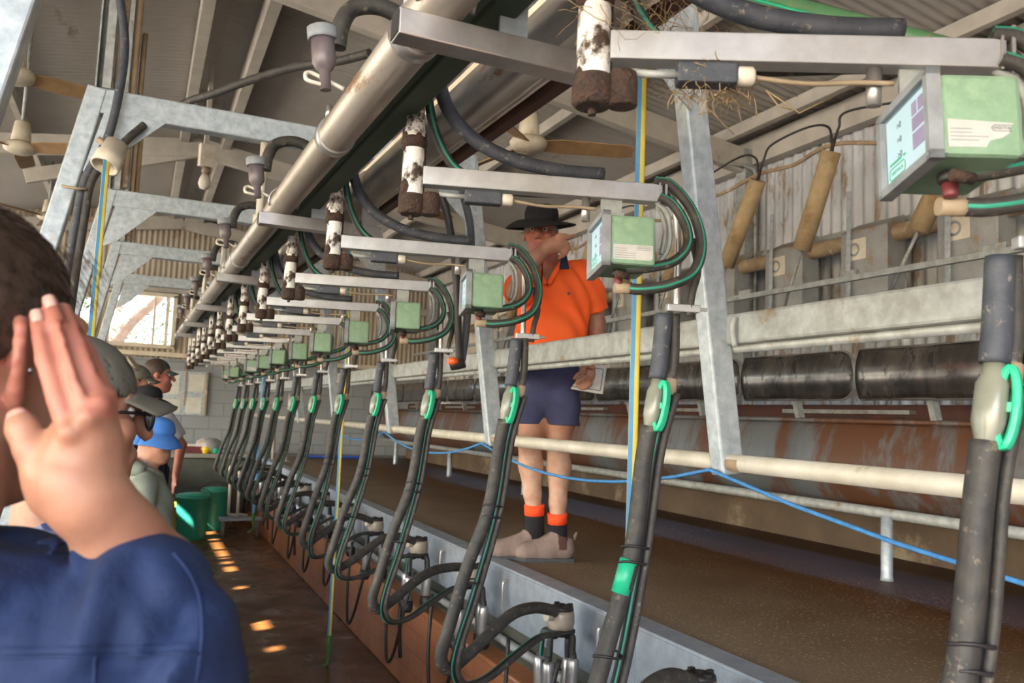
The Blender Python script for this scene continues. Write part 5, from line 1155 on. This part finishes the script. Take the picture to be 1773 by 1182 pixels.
# hair: short cap of strands
Hs = SDF(HC - .16, HC + .16, .004)
Hs.ell(H_(0, -.014, .04), (.079, .102, .097), .02, HB); Hs.ell(H_(0, -.05, -.02), (.064, .068, .07), .03, HB)
Hs.clip(H_(0, .055, .05), nrm(fh * 1 - UP * .25), .01); Hs.clip(H_(0, -.05, -.035), nrm(-UP * 1 + fh * .75), .02); Hs.clip(H_(0, -.0, .018), nrm(-UP + fh * .3), .01) if False else None
V, F = Hs.mesh(); ctr = HC + uh * .03
q = MB(); q.add(V - FB, F.tolist(), True)
fc = V[F].mean(1); rr = random.Random(9); e1 = V[F[:, 1]] - V[F[:, 0]]; e2 = V[F[:, 3]] - V[F[:, 0]]; fn = np.cross(e1, e2); fn /= np.maximum(np.linalg.norm(fn, axis=1), 1e-9)[:, None]
crown = H_(.0, -.06, .115)
for i in rr.sample(range(len(F)), min(len(F), 5200)):
    p = fc[i]; n = fn[i]; rad = p - ctr
    if n @ rad < 0: n = -n
    fl = nrm((p - crown) + np.array([rr.gauss(0, .03) for _ in range(3)])); fl = nrm(fl - n * (fl @ n)); l = rr.uniform(.007, .014) * (1.3 if (p - HC) @ uh > .06 else .8); s_ = np.cross(n, fl) * .00045
    p = p - n * .001 - FB; q.add([p - s_, p + s_, p + fl * l * .6 + n * l * .22 + s_ * .6, p + fl * l + n * l * .22, p + fl * l * .6 + n * l * .22 - s_ * .6], [[0, 1, 2, 3, 4]])
for i in range(380):     # fringe over the forehead
    p = H_(rr.uniform(.02, .078), .055 + rr.uniform(-.03, .02), .075 + rr.uniform(-.02, .03)); fl = nrm(fh * .5 + sh * .3 - UP * .9 + np.array([rr.gauss(0, .15) for _ in range(3)])); l = rr.uniform(.008, .018); s_ = np.cross(fl, sh) * .0005; p = p - FB
    q.add([p - s_, p + s_, p + fl * l], [[0, 1, 2]])
q.build('hair', 'hair_brown', fr)
q = MB(); c = EAR + sh * .006 + fh * .004 - UP * .012; q.sph(fp(52, 641, .672) - FB, .0028, 10, 8); q.build('earring', 'silver', fr)
# shirt: broad back, right shoulder, upper arm going forward and down
T = SDF(HC + [-.42, -.32, -.72], HC + [.42, .4, -.06], .0058)
shR = fp(248, 1086, .665); shL = shR - sh * .36; mid = (shR + shL) / 2
T.cone(shR, shL, .06, .06, .05); T.ell(mid - UP * .12, (.19, .12, .17), .06, HB); T.ell(mid - UP * .3, (.18, .125, .22), .08, HB)
for s_ in (1, -1): T.path([H_(s_ * .01, -.055, -.165), H_(s_ * .07, -.06, -.195), mid + sh * s_ * .15 + UP * .015], [.062, .052, .05], .03)
T.ell(mid - UP * .08 + sh * .1 - fh * .05, (.085, .055, .11), .05, HB); T.ell(mid - UP * .08 - sh * .1 - fh * .05, (.085, .055, .11), .05, HB)
T.path([shR, fp(276, 1200, .68), fp(288, 1300, .72), fp(300, 1360, .78)], [.06, .058, .056, .054], .04)
T.cone(fp(300, 1360, .78), fp(300, 1130, .76), .054, .048, .02)
def fold(x, y, z):
    u = (x - shR[0]) * CRH[0] + (y - shR[1]) * CRH[1]; w = z - shR[2]
    g = lambda u0, w0, a, L, W: np.exp(-(((u - u0) * np.cos(a) + (w - w0) * np.sin(a)) / L) ** 2 - ((-(u - u0) * np.sin(a) + (w - w0) * np.cos(a)) / W) ** 2)
    px_ = lambda x, y: ((x - 268) * .00043, -(y - 1078) * .00043)
    out = 0
    for x, y, ang, L, W, amp in ((152, 1000, 1.9, .04, .010, .010), (195, 1000, 1.75, .05, .011, .012), (173, 992, 1.85, .05, .009, -.003), (60, 930, -.35, .06, .010, .011), (40, 900, -.35, .06, .009, -.009), (90, 1040, 1.2, .05, .012, .009), (240, 1020, 1.5, .06, .013, -.008), (285, 1060, 1.6, .05, .012, .009), (30, 1060, .6, .05, .012, .009), (225, 1160, 1.1, .05, .010, .008), (100, 1165, 1.9, .05, .010, .009), (290, 1150, 1.9, .05, .012, .008), (350, 1080, 1.2, .05, .010, .010), (370, 1130, 1.0, .05, .010, -.008), (330, 1010, 2.3, .04, .010, .008)):
        u0, w0 = px_(x, y); out = out + amp * g(u0, w0, ang, L, W)
    return out + .0025 * np.sin(30 * (u * .8 - w) + 1.3 * np.sin(34 * u)) + .0014 * np.sin(75 * (u + .5 * w))
T.warp(fold)
T.ell(H_(-.01, -.05, -.17), (.066, .066, .09), .01, HB, cut=True)
aL = [shL, shL - UP * .28 - sh * .05, shL - UP * .46 + fh * .06 - sh * .03]; T.path(aL, [.06, .052, .046], .04)
T.clip(HC - UP * .66, -UP); T.clip(HC - UP * .1, UP)
shirt = T.build('shirt', 'shirt_navy', fr, None, FB)
L_ = SDF(FB + [-.4, -.4, 0], FB + [.4, .4, 1.1], .012); hz = HC[2] - .62; hx = np.array([mid[0], mid[1], hz])
L_.ell(hx, (.165, .12, .14), .04, HB)
for s_ in (-1, 1): L_.path([hx + sh * s_ * .085, hx + sh * s_ * .1 - UP * (hz * .5), hx + sh * s_ * .1 - UP * (hz - .09)], [.098, .078, .068], .02)
L_.clip(FB + UP * .05, -UP); L_.clip(HC - UP * .6, UP); L_.build('trousers', 'navy_cloth', fr, None, FB)
for s_ in (-1, 1):
    f0 = hx + sh * s_ * .1; f0[2] = .045; B_ = SDF(f0 - .3, f0 + .3, .01); B_.path([f0 - fh * .05, f0 + fh * .08, f0 + fh * .17 - UP * .005], [.045, .045, .038], .02); B_.cone(f0 - fh * .02, f0 - fh * .02 + UP * .1, .045, .05, .03); B_.clip(FB + UP * .004, -UP); B_.build('boot', 'boot_suede', fr, None, FB)
A_2 = SDF(aL[2] - .3, aL[2] + .3, .005); w2 = aL[2] - UP * .18 + fh * .1; A_2.path([aL[2] + UP * .06 - fh * .01, w2], [.04, .027], .01); d2 = nrm(w2 - aL[2]); A_2.ell(w2 + d2 * .05, (.02, .036, .05), .01, np.stack([sh, np.cross(d2, sh), d2]))
for j in range(4): A_2.cone(w2 + d2 * .085 + fh * (.024 - .016 * j), w2 + d2 * (.16 - .01 * abs(j - 1.4)) + fh * (.022 - .014 * j), .0095, .008, .003)
A_2.cone(w2 + d2 * .03 + fh * .03, w2 + d2 * .1 + fh * .052, .011, .009, .006); A_2.build('left_hand', 'skin', fr, None, FB)
# collar band standing round the neck
q = MB(); cN = H_(-.006, -.05, -.138)
def col(u, v):
    a = PI * (.12 + .95 * u) + .25; r = .064 + .01 * v; return cN + sh * r * math.cos(a) * 1.1 - fh * r * math.sin(a) * 1.05 + UP * (.014 - .052 * v - .012 * math.cos(a)) - FB
q.grid(col, 30, 6); q.build('collar', 'shirt_navy', fr, solid=.005)
# seams found by casting onto the shirt
bpy.context.view_layer.update()
dg = bpy.context.evaluated_depsgraph_get(); sev = shirt.evaluated_get(dg)
def on_shirt(x, y):
    o_ = Vector(CPOS - FB); d_ = Vector(nrm(_ray(x, y))); hit, loc, nor, _ = sev.ray_cast(o_, d_)
    return (np.array(loc) + np.array(nor) * .0006) if hit else None
def seam(name, px, r):
    P = [p for p in (on_shirt(*c) for c in px) if p is not None]
    if len(P) > 2: q = MB(); q.tube(cr(P, 4), r, 6); q.build(name, 'shirt_navy', fr)
seam('yoke_seam', [(x, 1138 - .022 * x) for x in range(4, 345, 20)], .0016)
seam('yoke_stitch', [(x, 1122 - .02 * x) for x in range(4, 345, 20)], .0008)
seam('armhole_seam', [(300, 958), (322, 985), (338, 1015), (348, 1050), (350, 1090), (346, 1130), (340, 1178)], .0017)
seam('pleat_seam', [(164, 1136), (163, 1150), (163, 1165), (163, 1180)], .0016)
# ------------------------------------------------------------------ the other visitors along the pit
def head(S, HC, fh, uh=UP, k=1.0, right=None):
    fh = nrm(fh); sh = nrm(np.cross(fh, uh)); uh = np.cross(sh, fh); B = np.stack([sh, fh, uh])
    H = lambda a, b, c: HC + (sh * a + fh * b + uh * c) * k
    S.ell(H(0, -.012, .035), np.array([.076, .097, .092]) * k, .02, B); S.ell(H(0, .03, -.052), np.array([.058, .064, .078]) * k, .03, B); S.ell(H(0, .066, -.1), np.array([.027, .028, .02]) * k, .025, B)
    S.cone(H(0, .09, .015), H(0, .116, -.026), .011 * k, .015 * k, .012); S.ell(H(0, .094, -.06), np.array([.025, .012, .008]) * k, .008, B); S.ell(H(0, .091, -.073), np.array([.022, .012, .008]) * k, .008, B)
    for s in (-1, 1):
        S.cone(H(s * .016, .088, .036), H(s * .048, .072, .036), .011 * k, .01 * k, .012); S.ell(H(s * .031, .09, .012), np.array([.016, .013, .011]) * k, .008, B, cut=True); S.ell(H(s * .042, .068, -.02), np.array([.024, .022, .022]) * k, .025, B)
        S.ell(H(s * .079, -.008, .002), np.array([.009, .02, .032]) * k, .006, B)
    return H, sh, fh, uh
def eyes(H, man_, base, k=1.0):
    for s in (-1, 1):
        q = MB(); q.sph(H(s * .031, .078, .011) - base, .0112 * k, 10, 8); q.mi(1); q.sph(H(s * .031, .0865, .011) - base, .0054 * k, 8, 6); q.build('eye', ['eye_white', 'eye_dark'], man_)
def visitor(name, label, hc, face, height, cloth, legs, skin='skin', hair='hair_brown', arms=None, long_hair=False, h=.011, k=1.0, sleeve=.5, body_face=None, hair_low=0.0, neck=.235):
    """standing figure: hc head centre, face = look direction, arms = (right elbow, right hand, left elbow, left hand) or None"""
    hc = np.asarray(hc, float); base = np.array([hc[0], hc[1], 0.0]); t = thing(name, label, 'person', base)
    bf = nrm(face if body_face is None else body_face); bf = nrm([bf[0], bf[1], 0]); rs = nrm(np.cross(bf, UP)); B = np.stack([rs, bf, UP])
    g = lambda a, b, z: base + rs * a + bf * b + UP * z
    Z = hc[2]; zs = Z - neck * k; zh = Z * .56
    S = SDF(base + [-.48, -.48, -.03], base + [.48, .48, Z + .2], h)
    H, sh, fh, uh = head(S, hc, face, UP, k)
    S.cone(H(0, -.03, -.07), g(0, -.03, zs - .02), .052 * k, .06 * k, .03)
    S.cone(g(-.14 * k, -.02, zs - .05), g(.14 * k, -.02, zs - .05), .055 * k, .055 * k, .05); S.ell(g(0, 0, zs - .2), (.15 * k, .1 * k, .2 * k), .05, B); S.ell(g(0, 0, zh + .02), (.14 * k, .1 * k, .14), .05, B)
    for s in (-1, 1): S.path([g(s * .08 * k, 0, zh), g(s * .09 * k, .01, zh * .5), g(s * .09 * k, 0, .08)], [.085 * k, .06 * k, .045 * k], .02); S.path([g(s * .09 * k, -.02, .04), g(s * .1 * k, .15, .03)], [.045, .035], .02)
    if arms is None: arms = [g(.23 * k, -.02, zh + .12), g(.23 * k, .06, zh - .12), g(-.23 * k, -.02, zh + .12), g(-.23 * k, .06, zh - .12)]
    sh_ = [g(.17 * k, -.02, zs - .06), g(-.17 * k, -.02, zs - .06)]
    for i in (0, 1):
        e, w = arms[2 * i], arms[2 * i + 1]; S.path([sh_[i], e, w], [.048 * k, .038 * k, .027 * k], .02); d = nrm(w - e); sd = nrm(np.cross(d, bf))
        S.ell(w + d * .05, (.02, .036, .05), .01, np.stack([np.cross(sd, d), sd, d]))
        for j in range(4): S.cone(w + d * .085 + sd * (.024 - .016 * j), w + d * (.16 - .01 * abs(j - 1.4)) + sd * (.022 - .014 * j), .0095, .008, .004)
        S.cone(w + d * .03 + sd * .03, w + d * .1 + sd * .052, .011, .009, .006)
    S.build('body', skin, t, None, base); eyes(H, t, base, k)
    T = SDF(base + [-.48, -.48, zh - .3], base + [.48, .48, Z], h)
    T.cone(g(-.14 * k, -.02, zs - .05), g(.14 * k, -.02, zs - .05), .07 * k, .07 * k, .05); T.ell(g(0, 0, zs - .2), (.17 * k, .125 * k, .2 * k), .05, B); T.ell(g(0, 0, zh + .06), (.165 * k, .13 * k, .2), .06, B)
    T.cone(g(0, -.02, zs - .02), g(0, -.02, zs + .03), .085 * k, .07 * k, .03)
    for i in (0, 1):
        A = T.like(); e, w = arms[2 * i], arms[2 * i + 1]
        if sleeve > 1: A.path([sh_[i], e, e + (w - e) * .9], [.066 * k, .06 * k, .05 * k], .03); A.clip(e + (w - e) * .88, nrm(w - e))
        else: A.path([sh_[i], sh_[i] + (e - sh_[i]) * .95], [.066 * k, .07 * k], .03); A.clip(sh_[i] + (e - sh_[i]) * sleeve * 1.3, nrm(e - sh_[i]))
        T.merge(A, .02)
    T.warp(lambda x, y, z: .004 * np.sin(34 * z + 20 * x + 3 * np.sin(11 * y)))
    T.clip(g(0, 0, zh - .06), -UP); T.cone(g(0, 0, zs + .04), g(0, 0, zs + .2), .058 * k, .07, 0, cut=True); T.build('top', cloth, t, None, base)
    L = SDF(base + [-.4, -.4, .0], base + [.4, .4, zh + .2], h); L.ell(g(0, 0, zh), (.15 * k, .115 * k, .13), .04, B)
    for s in (-1, 1): L.path([g(s * .08 * k, 0, zh), g(s * .09 * k, .01, zh * .5), g(s * .09 * k, 0, .1)], [.098 * k, .08 * k, .07 * k], .02)
    L.clip(g(0, 0, .06), -UP); L.clip(g(0, 0, zh + .05), UP); L.build('trousers', legs, t, None, base)
    K = SDF(hc - .2, hc + .2, h * .7); K.ell(H(0, -.018, .04), np.array([.081, .1, .096]) * k, .02, np.stack([sh, fh, uh]))
    K.clip(H(0, .045, .05), nrm(fh - uh * .3), .01); K.clip(H(0, -.03, -.03 - hair_low), nrm(-uh + fh * .6), .01)
    if long_hair: K.ell(H(.03, -.05, -.07), np.array([.06, .05, .07]), .03, np.stack([sh, fh, uh])); K.ell(H(.055, -.0, -.05), np.array([.028, .035, .05]), .02, np.stack([sh, fh, uh])); K.warp(lambda x, y, z: .004 * np.sin(190 * z + 60 * x) * np.sin(150 * x + 120 * y))
    K.build('hair', hair, t, None, base)
    return t, H, sh, fh, uh, base, g
def cap(t, H, sh, fh, uh, base, m, k=1.0, tilt=.0, patch=None):
    B = np.stack([sh, fh, uh]); c = H(0, -.012, .045); K = SDF(c - .18, c + .2, .006)
    K.ell(c, np.array([.086, .106, .1]) * k, .02, B); K.clip(H(0, -.02, .03), nrm(-uh + fh * .05)); K.ell(c - uh * .006, np.array([.079, .099, .093]) * k, 0, B, cut=True); K.build('cap_crown', m, t, None, base)
    def f(u, v):
        a = (u - .5) * 2.5; r0 = .098 * k; r = r0 + .078 * k * v; x = math.sin(a) * (.082 + .01 * v) * k; y = math.cos(a) * r * 1.0 + (.0 if v == 0 else 0)
        return H(0, -.012, .048) - base + sh * x + fh * (math.cos(a * .62) * (.1 + .075 * v) * k) - uh * (.016 * (1 - math.cos(a)) * 1.6 + .028 * v + tilt * v)
    q = MB(); q.grid(f, 20, 6); q.build('peak', m, t, solid=.004)
    q = MB(); q.sph(H(0, -.012, .146) - base, .008, 10, 6); q.build('button', m, t)
    if patch: q = MB(); q.prism([(.024 * math.cos(a), .016 * math.sin(a)) for a in np.linspace(0, 2 * PI, 17)[:-1]], H(.03, .078, .098) - base, nrm(sh * .9 - fh * .4), nrm(uh * .7 - fh * .5 - sh * .3), .004); q.build('badge', patch, t)
def brim_hat(t, H, sh, fh, uh, base, m, R_, droop, k=1.0, top=.1):
    B = np.stack([sh, fh, uh]); c = H(0, -.012, .045); q = MB()
    prof = [(.086 * k, .02), (.088 * k, -.005)] + [(.088 * k + R_ * v, -.005 - droop * v ** 1.4) for v in np.linspace(.2, 1, 6)]
    def f(u, v):
        a = 2 * PI * u; i = v * (len(prof) - 1); j = int(min(i, len(prof) - 2)); w = i - j; r = prof[j][0] * (1 - w) + prof[j + 1][0] * w; z = prof[j][1] * (1 - w) + prof[j + 1][1] * w
        return c - base + sh * r * math.cos(a) * .95 + fh * r * math.sin(a) * 1.1 + uh * (z + .004 * math.sin(5 * a) * v)
    q.grid(f, 40, 10); q.build('hat_brim', m, t, solid=.004)
    K = SDF(c - .16, c + .2, .007); K.ell(c + uh * .005, np.array([.088, .107, top]) * k, .02, B); K.clip(c + uh * .085 * k, uh, .03); K.clip(c - uh * .0, -uh); K.build('hat_crown', m, t, None, base)
toR = lambda r, f: nrm(CRH * r + CF * f)
# grey cap and glasses, just past the navy shirt
t, H, sh, fh, uh, b0, g = visitor('person', 'person with grey peaked cap, glasses and curly hair, beside the navy shirted visitor', fp(132, 722, 1.42), toR(.8, .6), 1.6, 'plaid', 'navy_cloth', hair='hair_curl', long_hair=True, h=.008)
cap(t, H, sh, fh, uh, b0, 'cap_grey', tilt=-.004, patch='connector_tan')
q = MB()
for s in (-1, 1):
    ring = [H(s * .034 + .027 * math.cos(a), .112, .004 + .022 * math.sin(a)) - b0 for a in np.linspace(0, 2 * PI, 21)]; q.tube(ring, .0028, 6, cap=False); q.tube([H(s * .062, .111, .01) - b0, H(s * .078, .06, .012) - b0, H(s * .08, -.01, .006) - b0], .003, 6)
q.tube([H(-.008, .114, .008) - b0, H(.008, .114, .008) - b0], .0025, 6); gl = q.build('glasses', 'frame_black', t)
for s in (-1, 1): q = MB(); q.lathe([(0, 0), (.0255, 0), (.0255, .001), (0, .001)], H(s * .034, .1115, .004) - b0, fh, 18); q.build('lens', 'lens', gl)
q = MB(); q.tube(cr([g(.0, .07, H(0, 0, -.21)[2]) - b0, g(.05, .03, H(0, 0, -.19)[2]) - b0, g(.065, -.02, H(0, 0, -.17)[2]) - b0], 4), .0015, 5); q.build('necklace', 'gold', t)
# child with the blue bucket hat
t, H, sh, fh, uh, b0, g = visitor('person', 'child in a blue bucket hat and grey green hoodie', fp(268, 762, 4.25), toR(.86, -.1) * .95 + UP * -.12, 1.45, 'hoodie', 'navy_cloth', h=.01, k=.95, sleeve=2, body_face=toR(.9, .3), neck=.18)
brim_hat(t, H, sh, fh, uh, b0, 'bucket_hat', .055, .06, top=.1)
q = MB(); zc = H(0, 0, -.17)[2]; pts = [g(.1 * math.cos(a), -.045 + .085 * math.sin(a) , zc + .015 - .02 * math.sin(a)) - b0 for a in np.linspace(PI * .95, PI * 2.05, 14)]; q.tube(pts, [.03 + .018 * math.sin(PI * i / 13) for i in range(14)], 12); q.build('hood', 'hoodie', t)
# black wide hat, behind the child
t, H, sh, fh, uh, b0, g = visitor('person', 'person in a black wide brimmed hat and dark top behind the blue hatted child', fp(256, 700, 5.6), toR(.9, -.15), 1.6, 'navy_cloth', 'navy_cloth', h=.012, sleeve=.5, hair='hair_brown')
brim_hat(t, H, sh, fh, uh, b0, 'hat_black', .085, .045)
# white tee shirt and dark cap
hc = fp(274, 651, 7.0); bf = toR(.55, .6)
t, H, sh, fh, uh, b0, g = visitor('person', 'person in white tee shirt and dark green cap by the block wall', hc, toR(.8, .3), 1.8, 'tee_white', 'navy_cloth', h=.012, k=1.12, sleeve=.6, body_face=bf, skin='skin_red', arms=[fp(314, 770, 6.9), fp(304, 825, 6.75), fp(225, 770, 7.1), fp(228, 830, 7.0)])
cap(t, H, sh, fh, uh, b0, 'cap_dark')
# beige cap
t, H, sh, fh, uh, b0, g = visitor('person', 'person in a beige cap, almost hidden beyond the grey cap peak', fp(238, 664, 6.2), toR(.85, .3), 1.75, 'plaid', 'navy_cloth', h=.013, sleeve=.5)
cap(t, H, sh, fh, uh, b0, 'cap_grey')
p = pY(178, 622, YF - .115); q = MB(); q.prism([(-.13, -.2), (.13, -.2), (.13, .2), (-.13, .2)], p, (1, 0, 0), UP, .006); tag(q.build('paper_sheet', 'paper'), 'pale sheet of paper on the block wall above the grey cap', 'paper')
